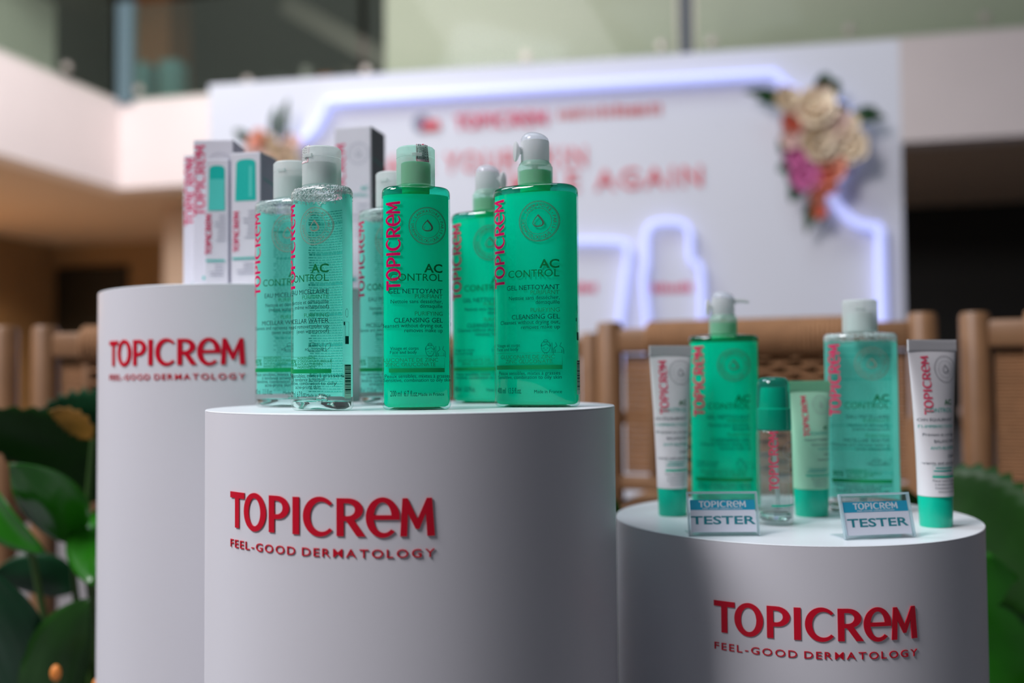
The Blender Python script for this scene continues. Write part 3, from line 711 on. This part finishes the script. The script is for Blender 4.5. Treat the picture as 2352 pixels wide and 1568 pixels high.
def bottle_body(s, kind, root):
    a, b, H = s['a'], s['b'], s['H']; rc = .0045
    def secs(ins, z0, z1, shoulder=True):
        out = []
        for i in range(5):
            t = i/4*PI/2; out.append((ins+rc*(1-math.sin(t)), z0+rc*(1-math.cos(t))))
        for i in (1, 2): out.append((ins, z0+rc+(z1-z0-2*rc)*i/3))
        out.append((ins, z1-.0078))
        for i in range(5):
            t = i/4*PI/2; out.append((ins+rc*(1-math.cos(t)), z1-rc+rc*math.sin(t)))
        return out
    R = [selp(a-d, b-d, N, z, 72) for d, z in secs(0, 0, H)]
    nr = s['cap'][0]*.78; n2 = nr
    for t, z in ((.5, H+.0006), (.8, H+.001), (1, H+.0014)):
        A = (a-rc)*(1-t)+n2*t; B = (b-rc)*(1-t)+n2*t; R.append(selp(A, B, N*(1-t)+2*t, z, 72))
    R.append(selp(n2, n2, 2, H+.004, 72)); R.append(selp(n2, n2, 2, H+(.014 if s['H'] > .185 and kind == 'gel' else s['cap'][1]*.62), 72))
    MB().rings(R[:8], True, False).build('body', SHELLG if kind == 'gel' else SHELLC, root, True, 60)
    MB().rings([selp(a, b, N, H-.0078, 72)] + R[8:], False).build('shoulder', SHOULG if kind == 'gel' else SHOULC, root, True, 60)
    if kind == 'gel':
        ins = .0013; z1 = H-.0072
        R = [selp(a-ins-rc*.8, b-ins-rc*.8, N, .0022, 64), selp(a-ins-rc*.3, b-ins-rc*.3, N, .0032, 64), selp(a-ins, b-ins, N, .006, 64)]
        R += [selp(a-ins, b-ins, N, .006+(z1-.006)*i/4, 64) for i in range(1, 5)]
        MB().rings(R).build('gel', GEL, root, True, 50)
        MB().lathe([(n2-.001, H-.004), (n2-.001, H+(.0135 if s['H'] > .185 else s['cap'][1]*.60))], 32).build('neck_insert', GEL, root, True)
        MB().lathe([(.0030, H), (.0030, .012)], 12).build('dip_tube', SHELLC, root, True) if s['H'] > .185 else None
        # punt moulded into the base
        MB().rings([selp(a*.80, b*.80, 2, .0008, 48), selp(a*.62, b*.62, 2, .0022, 48), selp(a*.2, b*.2, 2, .0062, 48), selp(.001, .001, 2, .0068, 48)], False).build('base_punt', mat('deep_green', srgb(0, 116, 82), .2), root, True)
    else:
        # green film printed on the back, read through the clear bottle
        V = []; F_ = []; nc = 60; z0, z1 = zz(911, s), H-.0068
        for i in range(2):
            z = (z0, z1)[i]
            for j in range(nc+1):
                t = math.radians(-14+208*j/nc); c_, s_ = math.cos(t), math.sin(t)
                V.append(((a-.0006)*math.copysign(abs(c_)**(2/N), c_), (b-.0006)*math.copysign(abs(s_)**(2/N), s_), z))
        for j in range(nc): F_.append((j, j+1, nc+2+j, nc+1+j))
        o = obj('back_film', V, F_, FILM, root, True)
        art = Flat(); y = zz(478, s); i = 0
        while y > zz(905, s):
            head = i % 12 == 5; x = -a*.84
            while x < a*.84:
                w = random.uniform(.0012, .0042)*(1.3 if head else 1)
                art.rect(x, min(x+w, a*.88), y, y+(.0017 if head else .0008)); x += w+random.uniform(.0005, .0009)
            y -= .0021; i += 1
        art.lay('back_print', back(s, -.0010), mat('teal_print', srgb(40, 196, 178), .6), root, step=.004)
        foam = MB()
        for i in range(1700):
            t = random.uniform(0, 2*PI); c_, s_ = math.cos(t), math.sin(t); q = random.uniform(.94, .985); z = H-.0006-abs(random.gauss(0, .0034)) if i % 5 else H-random.uniform(.001, .009)
            if z < H-.0105: continue
            e_ = 1-max(0, (z-(H-.0045)))/.0045*.10
            foam.ico((a*q*e_*math.copysign(abs(c_)**(2/N), c_), b*q*e_*math.copysign(abs(s_)**(2/N), s_), z), random.uniform(.0003, .0008), 1)
        stuff(foam.build('foam', FOAMM, root, True, 180))
        MB().rings([selp(a-.006, b-.006, N, .0012, 48), selp(a-.0018, b-.0018, N, .0035, 48), selp(a-.0014, b-.0014, N, .0072, 48), selp(a-.006, b-.006, N, .0082, 48), selp(a*.25, b*.25, 2, .0052, 48)]).build('base', mat('thick_base', (.80, .97, .94, 1), .02, trans=1.0), root, True, 60)
        mb = MB(); mb.ico((0, 0, .0095), (.0052, .0045, .0042), 3); mb.build('base_bubble', mat('bubble_glass', (.9, 1, .98, 1), .02, trans=1.0), root, True)
    fn = front(s)
    Flat().logo(s['logo'], zz(672, s), .0110*s['k'], True).lay('brand_lettering', fn, PINK, root, step=.002)
    Flat().emblem(s['emb'], zz(526, s), s['er']).lay('emblem', fn, GREYFOIL if kind == 'gel' else mat('warm_foil', srgb(142, 150, 132), .4, metal=.2, spec=.2), root, step=.003)
    acg, txt, lite, band, icons = label_art(s, kind)
    acg.lay('range_name', fn, ACG, root, step=.003); txt.lay('label_text', fn, INK, root, step=.004)
    lite.lay('label_text', fn, LGT, root, step=.003); band.lay('label_band', fn, BAND, root, step=.0015); icons.lay('label_icons', fn, INK, root, step=.003)
    # barcode and symbols on the end of the oval
    sd = side(s); z0, z1 = zz(914, s), zz(838, s)
    Flat().rect(-.0042, .0036, z0, z1).lay('barcode_panel', sd, mat('barcode_paper', srgb(150, 206, 184), .5), root, step=.001)
    bc_ = Flat(); y = z0+.004; rnd = random.Random(3)
    while y < z1-.001:
        h = rnd.choice((.0004, .0004, .0008, .0012)); bc_.rect(-.0036, .0030, y, y+h); y += h+rnd.choice((.0004, .0006, .0009))
    bc_.lay('barcode', side(s, .0003), INK, root, step=.001)
    sy = Flat(); sy.stroke(ell(-.0015, zz(722, s), .0014, .0034, 0, 360, 16)[:-1], .0003, True); sy.rect(-.0034, .0006, zz(792, s), zz(774, s)); sy.stroke([(-.0034, zz(774, s)), (-.0034, zz(742, s)), (.0006, zz(742, s)), (.0006, zz(774, s))], .00025); sy.rect(-.0048, -.0036, zz(750, s), zz(742, s))
    sy.lay('label_icons', sd, INK, root, step=.001)

def flip_cap(s, root, sticker=None):
    r, h = s['cap']; z = s['H']+.0012
    c = MB().lathe([(r-.0008, z), (r, z+.0006), (r, z+h*.70), (r-.0003, z+h*.705), (r-.0003, z+h*.712), (r, z+h*.72), (r, z+h*.95), (r-.0012, z+h*.99), (r-.004, z+h)], 56).build('cap', CAPG if s.get('kind') == 'gel' else CAPW, root, True, 30)
    MB().box(-.004, .004, -r-.0012, -r+.001, z+h*.70, z+h*.78).build('thumb_tab', CAPW, c)
    MB().lathe([(r*.74, z+.002), (r*.74, z+h*.6), (r*.5, z+h*.62)], 32).build('cap_lining', mat('cap_inner', (.80, .85, .83, 1), .4) if s.get('kind') != 'gel' else GEL, c, True)
    if sticker is not None:
        def wr(x, y, o):
            q = sticker+x/(r+.0004); rr = r+.0003+o; yy = z+h*.56+y
            if yy > z+h: return ((r-(yy-z-h))*math.sin(q), -(r-(yy-z-h))*math.cos(q), z+h+.0003+o)
            return (rr*math.sin(q), -rr*math.cos(q), yy)
        st = Flat().rect(-.0058, .0058, 0, .0158).lay('security_sticker', wr, STICK, c, step=.001)
        bd_ = Flat(); bd_.stroke([(-.0054, .0156), (-.0054, .0004), (.0054, .0004), (.0054, .0156)], .0004)
        bd_.poly([(-.001, .0145), (.0012, .0140), (-.001, .0132)])
        bd_.lay('sticker_border', lambda x, y, o: wr(x, y, o+.0002), SBORD, c, step=.001)
        ik = Flat(); ik.stroke([(-.0046, .0022), (-.0046, .0108), (.0008, .0108), (.0008, .0022)], .00035, True)
        rnd = random.Random(5)
        for xx in (-.0032, -.0022, -.0012, -.0002): 
            yy = .003
            while yy < .0098: l = rnd.uniform(.0005, .0012); ik.rect(xx, xx+rnd.uniform(.0002, .0004), yy, yy+l); yy += l+.0010
        for xx in (.0020, .0036):
            yy = .0012
            while yy < .0145: l = rnd.uniform(.0005, .0014); ik.rect(xx, xx+.0004, yy, yy+l); yy += l+.0010
        for xx in (-.0042, -.0026): ik.rect(xx, xx+.0007, .0126, .0152)
        ik.lay('sticker_print', lambda x, y, o: wr(x, y, o+.0002), BLACK, c, step=.001)

def pump(s, root, az, nozzle=False):
    z = s['H']+.0012; r = .0152
    c = MB().lathe([(r-.0006, z), (r, z+.001), (r, z+.0165), (r-.0010, z+.0180), (r-.0012, z+.0190), (r-.003, z+.0215)], 48).build('collar', CAPG, root, True, 30)
    ridge = MB()
    for i in range(48):
        t = 2*PI*i/48; M = Matrix.Rotation(t, 4, 'Z'); ridge.box(-.0003, .0003, -r-.0002, -r+.0003, z+.002, z+.015, M)
    h = MB().lathe([(.0118, z+.0200), (.0124, z+.0215), (.0124, z+.0385), (.0122, z+.0392)], 40).build('pump_head', PUMPW, root, True, 30)
    # rounded actuator pad, sloping towards the spout
    R = []
    for i in range(7):
        t = i/6*PI/2; q = .0122*math.cos(t)**.8 if i < 6 else .0004
        R.append([(q*math.cos(2*PI*j/32), q*math.sin(2*PI*j/32), z+.0393+.0078*math.sin(t)*(1-.35*math.cos(2*PI*j/32)*(1-t/(PI/2)))) for j in range(32)])
    d = MB().rings(R).build('actuator_pad', DOMEC, root, True, 60)
    rot = Matrix.Rotation(az, 4, 'Z')
    mb = MB()
    mb.add(*_rot(MB().tube([(.010, 0, z+.0315), (.0155, 0, z+.0310)], [.0042, .0030], 12), rot))
    R = [[(x, w*math.cos(2*PI*j/20), z+.0300+hh*math.sin(2*PI*j/20)) for j in range(20)] for x, w, hh in ((.0140, .0030, .0034), (.0158, .0056, .0074), (.0170, .0064, .0088), (.0182, .0062, .0086), (.0188, .0040, .0060))]
    mb.add(*_rot(MB().rings(R), rot)); mb.build('spout_disc', PUMPW, h, True, 40)
    if nozzle:
        rt = Matrix.Rotation(az+PI*.96, 4, 'Z'); m2 = MB()
        m2.add(*_rot(MB().tube([(.008, 0, z+.036), (.018, 0, z+.037), (.026, 0, z+.0355), (.028, 0, z+.0345)], [.0035, .0026, .0020, .0016], 10), rt)); m2.build('nozzle', PUMPW, h, True)
    rs = MB().lathe([(.0028, z+.016), (.0028, z+.030)], 12).build('pump_stem', PUMPW, root, True)
def _rot(mb, M): return [M @ Vector(p) for p in mb.v], mb.f

GRP = 'green bottles on display'
def bottle(kind, size, label, loc, phi, closure, **kw):
    s = S200() if size == 200 else S400(); s['kind'] = kind
    r = thing('gel_bottle' if kind == 'gel' else 'micellar_water_bottle', label, 'bottle', loc, phi, GRP)
    bottle_body(s, kind, r)
    if closure == 'cap': flip_cap(s, r, **kw)
    else: pump(s, r, **kw)
    return r
rd = lambda d: -math.radians(d)
T1 = MIDT
m200 = bottle('mic', 200, 'small clear bottle with green back film and a security sticker on its cap', (-.1539, .806, T1), rd(32), 'cap', sticker=-.34)
g200 = bottle('gel', 200, 'small emerald gel bottle with flip cap and sticker, between the clear and the pump bottle', (-.0775, .808, T1), rd(-9), 'cap', sticker=.32)
m400 = bottle('mic', 400, 'larger clear green-filmed bottle half hidden behind the stickered clear one', (-.2010, .915, T1), rd(24), 'cap')
g400 = bottle('gel', 400, 'large emerald gel pump bottle with barcode edge showing, at the pedestal front', (.0213, .858, T1), rd(22), 'pump', az=math.radians(216))
def again(src, label, loc, phi):
    c_ = copy_tree(src); c_.location = loc; c_.rotation_euler = (0, 0, phi); c_['label'] = label; return c_
again(m400, 'clear green-filmed bottle almost covered by the emerald flip-cap bottle', (-.1134, .965, T1), rd(27))
g5 = again(g400, 'emerald pump bottle standing behind the large front pump bottle', (-.0230, .989, T1), rd(20))
for o in g5.children:
    if o.name.startswith('pump_head'):
        for q in o.children: q.rotation_euler = (0, 0, math.radians(138))
again(m400, 'clear green-filmed tester bottle with tall white cap beside the white tube', (.373, 1.066, LOWT), rd(20))
gt = bottle('gel', 400, 'emerald gel tester bottle with thin pump nozzle behind a TESTER card', (.2320, 1.092, LOWT), rd(14), 'pump', az=math.radians(190), nozzle=True)

# ------------------------------------------------------------------ tubes and serum on the low pedestal
def tube(label, loc, rz, H, wtop, rb, caph, bodym, crimpm, full=True):
    r = thing('cream_tube', label, 'tube', loc, rz)
    MB().rings([selp(rb*.90, rb*.82, 2.2, 0, 40), selp(rb*.93, rb*.85, 2.2, .0012, 40), selp(rb, rb*.92, 2.1, caph*.97, 40), selp(rb*.98, rb*.9, 2.1, caph, 40)]).build('cap', TEALP, r, True, 50)
    zt = H-.011
    def half(z):
        t = max(0, min(1, (z-caph)/(zt-caph))); return rb*1.02+(wtop/2-rb*1.02)*t**1.25, rb*.95*(1-t)**.62+.0007
    zs = [caph+(zt-caph)*i/18 for i in range(19)]
    MB().rings([selp(*half(z), 2, z, 56) for z in zs]).build('body', bodym, r, True, 60)
    mb = MB(); w = wtop/2; n = 44; V = []
    mb.box(-w, w, -.0009, .0009, zt, H)
    for i in range(n): x = -w+(i+.5)*2*w/n; mb.box(x-w/n*.35, x+w/n*.35, -.0012, .0012, zt+.0010, H-.0006)
    mb.build('crimp', crimpm, r)
    def fn(x, y, o):
        hw, d = half(y); u = max(-.98, min(.98, x/hw)); yy = d*math.sqrt(1-u*u); return (u*hw, -(yy+.0003+o), y)
    tl = zt-.004; sc = (H-caph)/.145
    Flat().logo(-wtop*.13, tl-.055*sc, .0084*sc, True).lay('brand_lettering', fn, mat('tube_pink', srgb(232, 70, 106), .4), r, step=.002)
    em = Flat().emblem(wtop*.20, tl-.013*sc, .0125*sc, False); em.lay('emblem', fn, mat('silver_foil', srgb(172, 172, 176), .35, metal=.3), r, step=.002)
    a, b, c_ = Flat(), Flat(), Flat(); R = rb*.93
    a.text('AC', R, tl-.046*sc, .0045*sc, 'r', 1); c_.text('CONTROL', R, tl-.053*sc, .0040*sc, 'r', 0, 1.05)
    y = tl-.061*sc
    rows = [('SOIN ÉQUILIBRANT', b), ('ANTI-IMPERFECTIONS', c_), ('Prévient et corrige', b), ('BALANCING', b), ('ANTI-BLEMISH', c_), ('CARE', b), ('Prevents and corrects', b)] if full else [('MASQUE PURIFIANT', b), ('Nettoie les pores', b), ('PURIFYING', c_), ('MASK', b), ('Cleans pores', b)]
    for t, f in rows: f.text(t, R, y, .0026*sc, 'r', 0, 1.1); y -= (.0062 if f is not c_ else .0075)*sc
    zb = caph+.020*sc
    c_.stroke([(-R*.75, zb+.0085*sc), (-R*.75, zb), (R*.9, zb), (R*.9, zb+.0085*sc)], .0002, True); c_.rect(-R*.7, R*.6, zb+.003*sc, zb+.0042*sc); c_.rect(-R*.6, R*.7, zb+.0058*sc, zb+.0068*sc)
    Flat().rect(-R*.78, R*.92, zb-.0026*sc, zb-.0008*sc).lay('label_band', fn, TEALP, r, step=.0015)
    for i, t in enumerate(('Peaux mixtes à grasses', 'à tendance acnéique', 'Combination to oily', 'acne-prone skin')): b.text(t, .001, zb-(.0062+.0033*i)*sc, .0018*sc, 'c')
    a.lay('range_name', fn, ACG, r, step=.002); b.lay('label_text', fn, mat('tube_text', srgb(84, 96, 104), .5), r, step=.002); c_.lay('label_text', fn, TEALINK, r, step=.002)
    return r
tube('slim white tube on teal cap, between the mid pedestal and the emerald tester', (.1662, 1.045, LOWT), math.radians(12), .1770, .0465, .0155, .0290, TUBEW, CRIMP)
tube('white tube on teal cap, standing alone beside the tilted TESTER card', (.4033, .956, LOWT), math.radians(16),   .1780, .0545, .0160, .0295, TUBEW, CRIMP)
tube('short pale green tube on teal cap, next to the serum', (.3080, 1.034, LOWT), math.radians(14), .1390, .0480, .0178, .0285, TUBEG, CRIMPG, False)

def serum(loc):
    r = thing('serum_bottle', 'clear glass serum bottle with teal pump overcap', 'bottle', loc, math.radians(8))
    G = clear('serum_glass', (.95, .98, .98, 1), .02, 1.8, .06, (.9, .95, .95, 1)); R = .0172
    MB().lathe([(R-.003, 0), (R-.0006, .0008), (R, .003), (R, .088), (R-.001, .0915), (R-.004, .093), (.0105, .0935)], 48).build('body', G, r, True, 50)
    MB().lathe([(R-.004, .004), (R-.0022, .006), (R-.0022, .010), (R-.005, .0115)], 48).build('base', mat('thick_base', (.80, .97, .94, 1), .02, trans=1.0), r, True)
    MB().lathe([(.0145, .012), (.0145, .070)], 40).build('serum', clear('serum_fluid', (.90, .96, .94, 1), .05, .6, .10, (.8, .86, .84, 1)), r, True)
    MB().tube([(0, 0, .094), (.001, 0, .06), (.004, .001, .014)], .0022, 10).build('dip_tube', clear('dip_plastic', (.9, .95, .95, 1), .2, .8, .5, (.85, .9, .9, 1)), r, True)
    MB().lathe([(.0162, .0925), (.0164, .094), (.0164, .112), (.0135, .1135), (.0125, .130), (.0118, .133)], 40).build('pump_collar', TEALP, r, True, 30)
    c = clear('teal_overcap', srgb(150, 240, 232), .04, 1.6, .16, srgb(0, 214, 200))
    MB().lathe([(.0168, .0915), (.0170, .093), (.0164, .125), (.0158, .136), (.0146, .1405), (.0115, .1428), (.004, .1434)], 48).build('overcap', c, r, True, 50)
    fn = lambda x, y, o: ((R+.0003+o)*math.sin(x/R), -(R+.0003+o)*math.cos(x/R), y)
    Flat().logo(-.0030, .034, .0088, True).lay('brand_lettering', fn, MATS['tube_pink'], r, step=.002)
    Flat().emblem(.010, .072, .0085, False).lay('emblem', fn, MATS['silver_foil'], r, step=.002)
    Flat().rect(-.010, .019, .0185, .0205).lay('label_band', fn, TEALP, r, step=.002)
    t = Flat()
    for i in range(5): t.rect(-.008, .014, .0165-i*.0022, .0173-i*.0022)
    t.text('AC', .016, .052, .003, 'r', 1); t.text('CONTROL', .016, .0475, .0026, 'r')
    t.lay('label_text', fn, MATS['tube_text'], r, step=.002)
    return r
serum((.2560, .979, LOWT))

def sign(label, loc, rz, W=.0625, H=.0405, lean=.28):
    r = thing('tester_sign', label, 'sign', loc, rz, 'acrylic tester signs')
    M = Matrix.Rotation(-lean, 4, 'X')
    def plate(name, x0, x1, y0, y1, z0, z1, m): return MB().box(x0, x1, y0, y1, z0, z1, M).build(name, m, r)
    plate('front_pane', -W/2, W/2, -.0012, 0, .0008, H, ACRYL)
    plate('back_pane', -W/2, W/2, .0010, .0022, .0008, H, ACRYL)
    EDGE = clear('acrylic_edge', (.80, .92, .94, 1), .1, 1, .45, (.80, .90, .93, 1))
    plate('edge', -W/2-.0005, W/2+.0005, -.0013, .0023, H-.0014, H, EDGE); plate('edge', -W/2-.0008, -W/2+.0006, -.0013, .0023, .001, H, EDGE); plate('edge', W/2-.0006, W/2+.0008, -.0013, .0023, .001, H, EDGE)
    MB().box(-W/2, W/2, 0, .030, 0, .0012).build('foot', ACRYL, r)
    c = plate('card', -W/2+.0018, W/2-.0018, .0002, .0008, .004, H-.0075, CARD)
    def fn(q): return lambda x, y, o: M @ Vector((x, -q-o, y))
    q = .00
    Flat().rect(-W/2+.0018, W/2-.0018, H-.0165, H-.0073).lay('card_header', lambda x, y, o: M @ Vector((x, .00010, y)), CARDB, c)
    h = .0056; Flat().logo(-LOGOW*h*1.18/2, H-.0140, h, sx=1.18).lay('brand_lettering', lambda x, y, o: M @ Vector((x, .00002, y)), WPRINT, c)
    Flat().text('FEEL-GOOD DERMATOLOGY', 0, H-.0158, .0010, 'c', 1, 1.9).lay('tagline', lambda x, y, o: M @ Vector((x, .00002, y)), WPRINT, c)
    Flat().text('TESTER', 0, .0112, .0070, 'c', 1, 1.72).lay('lettering', lambda x, y, o: M @ Vector((x, .0001, y)), CARDT, c)
    return r
sign('acrylic TESTER sign in front of the emerald pump bottle', (.1905, .905, LOWT), math.radians(-1))
sign('acrylic TESTER sign turned askew between the short green tube and white tube', (.3240, .884, LOWT), math.radians(10), W=.066)

# ------------------------------------------------------------------ cartons on the tall pedestal
def carton(label, x, y, w, d, h, rz, art, sidem=BOXG, curved=False):
    r = thing('product_carton', label, 'carton', (x, y, LEFTT), rz, 'white product cartons')
    bm = bmesh.new(); bmesh.ops.create_cube(bm, size=1)
    for v in bm.verts: v.co = Vector((w/2+v.co.x*w, d/2+v.co.y*d, h/2+v.co.z*h))
    bmesh.ops.bevel(bm, geom=bm.edges[:], offset=.0006, segments=1, affect='EDGES')
    b = bobj('box', bm, BOXW, r)
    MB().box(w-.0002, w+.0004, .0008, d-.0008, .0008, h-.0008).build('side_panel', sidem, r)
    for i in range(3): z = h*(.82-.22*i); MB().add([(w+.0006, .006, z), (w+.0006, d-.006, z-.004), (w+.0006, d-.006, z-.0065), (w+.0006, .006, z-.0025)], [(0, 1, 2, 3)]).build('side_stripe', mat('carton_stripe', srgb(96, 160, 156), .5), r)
    MB().box(.001, w-.001, .001, d-.001, h-.0002, h+.0005).build('top_flap', BOXW, r)
    fn = lambda x, y, o: (x, -.0004-o, y)
    for i, (name, f, m) in enumerate(art(w, h)): f.lay(name, lambda x, y, o, i=i: (x, -.0003-.00015*i, y), m, r)
    return r
CPINK = mat('carton_pink', srgb(222, 64, 110), .5); CTEAL = mat('carton_teal', srgb(0, 190, 176), .4); CSILV = mat('carton_silver', srgb(176, 178, 192), .4)
CTX = mat('carton_text', srgb(150, 152, 170), .5)
def lines(x0, x1, ys, hgt=.0008):
    f = Flat(); rnd = random.Random(2)
    for y in ys: f.rect(x0+rnd.uniform(0, (x1-x0)*.4), x1, y, y+hgt)
    return f
def art_big(w, h):
    return [('brand_lettering', Flat().logo(w*.30, h*.50, .0125, True), CPINK), ('emblem', Flat().emblem(w*.66, h*.84, .0130, False), CSILV), ('range_name', Flat().text('AC', w*.92, h*.62, .0045, 'r', 1).text('CONTROL', w*.92, h*.58, .004, 'r'), CTEAL),
            ('label_text', lines(w*.45, w*.92, [h*(.53-.03*i) for i in range(7)]), CTX), ('label_band', Flat().rect(w*.25, w*.6, h*.08, h*.10), CTEAL)]
def art_pic(cap):
    def f(w, h):
        top = h*.94; bot = h*(.64 if cap else .60)
        pic = Flat().poly([(w*.14, bot), (w*.86, bot), (w*.84, top-.002)] + [(w*(.84-.66*i/8), top+.0016*math.sin(PI*i/8)) for i in range(1, 8)] + [(w*.18, top-.002)])
        return [('product_picture', pic, CTEAL), ('picture_shading', Flat().rect(w*.16, w*.84, bot, bot+(top-bot)*.72) if not cap else Flat().rect(w*.62, w*.72, bot+.004, top-.006), mat('carton_teal_light', srgb(84, 212, 200), .4)),
                ('brand_lettering', Flat().logo(w*.28, h*.26, .0068, True), CPINK), ('label_text', lines(w*.4, w*.9, [h*(.56-.028*i) for i in range(8)]), CTX), ('label_band', Flat().rect(w*.05, w*.86, h*.205, h*.218), CTEAL), ('label_text', lines(w*.2, w*.8, [h*(.17-.025*i) for i in range(4)]), CTX)]
    return f
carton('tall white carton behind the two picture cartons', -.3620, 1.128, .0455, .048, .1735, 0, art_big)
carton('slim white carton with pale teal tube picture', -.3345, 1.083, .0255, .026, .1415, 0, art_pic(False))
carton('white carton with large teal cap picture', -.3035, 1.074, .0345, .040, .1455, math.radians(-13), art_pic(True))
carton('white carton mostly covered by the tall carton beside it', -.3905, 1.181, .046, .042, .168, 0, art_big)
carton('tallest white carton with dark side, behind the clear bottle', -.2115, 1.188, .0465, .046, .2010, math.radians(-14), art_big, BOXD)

# ------------------------------------------------------------------ plants
f_px = 35/36*2352
def at(px, py, Y):          # world point at depth Y seen at a photo pixel
    d = Fv*f_px + Rv*(px-1176) - Uv*(py-784)
    return Vector((0, 0, CH)) + d*(Y/d.y)
POT = mat('plant_pot', srgb(70, 66, 62), .7)
def plant(label, x, y, leaves, h=.24, buds=()):
    r = thing('potted_plant', label, 'plant', (x, y, 0))
    MB().lathe([(.085, 0), (.10, .01), (.125, h-.03), (.13, h), (.118, h), (.112, h-.03)], 28).build('pot', POT, r, True)
    MB().lathe([(.111, h-.05), (.111, h-.035)], 24).build('soil', mat('soil', srgb(50, 38, 28), .95, bump=.5), r)
    o = Vector((x, y, 0))
    for (a, b, c_, W, sd, m, kw) in leaves:
        lf = leaf('leaf', m, r, Vector(a)-o, Vector(b)-o, Vector(c_)-o, W, sd, **kw)
        p = Vector(a)-o; MB().tube([(random.uniform(-.04, .04), random.uniform(-.04, .04), h-.04), (p.x*.45, p.y*.45, (h+p.z)*.55), tuple(p)], [.006, .005, .003], 7).build('stem', mat('stem_green', srgb(60, 92, 36), .5), r, True)
    for b in buds:
        p = Vector(b)-o; MB().ico(tuple(p), (.007, .007, .011), 2).build('flower_bud', mat('bud_orange', srgb(232, 140, 60), .5), r, True)
        MB().tube([(0, 0, h-.04), (p.x*.6, p.y*.6, p.z*.7), tuple(p)], .003, 6).build('stem', mat('stem_green', srgb(60, 92, 36), .5), r, True)
    return r
A = at
plant('leafy green plant with serrated and turning leaves beside the tallest pedestal', -.66, 1.52, [
    (A(330, 1150, 1.62), A(160, 1010, 1.50), A(-120, 955, 1.38), .060, (0, -.35, 1), LEAF, dict(serr=1, nu=26, fold=.15)),
    (A(330, 1010, 1.62), A(200, 900, 1.60), A(60, 985, 1.56), .045, (0, -.4, 1), LEAF3, dict(serr=1.6, nu=26, fold=.15)),
    (A(212, 1010, 1.42), A(165, 955, 1.41), A(112, 945, 1.40), .021, (.3, -.3, 1), LEAFY, dict(serr=1.5, nu=12, fold=.1)),
    (A(165, 1250, 1.44), A(110, 1140, 1.36), A(20, 1065, 1.33), .046, (.78, -.35, .62), LEAF2, dict(fold=.3)),
    (A(250, 1160, 1.48), A(185, 1250, 1.40), A(215, 1345, 1.36), .035, (1, -.3, .2), LEAF2, dict(fold=.25)),
    (A(-60, 1100, 1.44), A(10, 1200, 1.38), A(105, 1268, 1.36), .035, (.5, -.4, 1), LEAF2, dict(fold=.3)),
    (A(60, 1640, 1.42), A(20, 1440, 1.34), A(-60, 1290, 1.32), .055, (1, -.3, .3), LEAF3, dict(fold=.25)),
    (A(60, 1680, 1.40), A(110, 1500, 1.32), A(205, 1375, 1.30), .050, (.9, -.2, -.43), LEAF, dict(fold=.25)),
    (A(-20, 1660, 1.44), A(40, 1500, 1.38), A(60, 1390, 1.36), .050, (1, -.3, 0), LEAF, dict(fold=.2)),
    (A(170, 1360, 1.58), A(90, 1300, 1.56), A(-30, 1330, 1.55), .040, (0, -.4, 1), LEAF3, dict(fold=.2)),
], buds=(A(128, 1545, 1.30), A(224, 1575, 1.30)))
plant('plant with one big dark serrated leaf beside the tester pedestal', .78, 1.50, [
    (A(2130, 1130, 1.50), A(2290, 1190, 1.42), A(2480, 1480, 1.36), .088, (.8, -.5, .9), LEAF, dict(serr=.8, nu=30, fold=.12)),
    (A(2330, 1640, 1.44), A(2330, 1440, 1.42), A(2270, 1270, 1.40), .055, (1, -.3, .2), LEAF2, dict(serr=.6, nu=24, fold=.15)),
    (A(2200, 1300, 1.50), A(2080, 1200, 1.48), A(2080, 1120, 1.46), .035, (1, -.3, .2), LEAF, dict(fold=.2)),
])
plant('low dark green plant in the gap between the middle and tester pedestals', .17, 1.46, [
    (A(1420, 1620, 1.46), A(1430, 1400, 1.42), A(1410, 1140, 1.38), .050, (1, -.3, 0), LEAF, dict(fold=.2)),
    (A(1440, 1640, 1.44), A(1460, 1500, 1.40), A(1395, 1330, 1.37), .045, (1, -.3, 0), LEAF2, dict(fold=.2)),
])
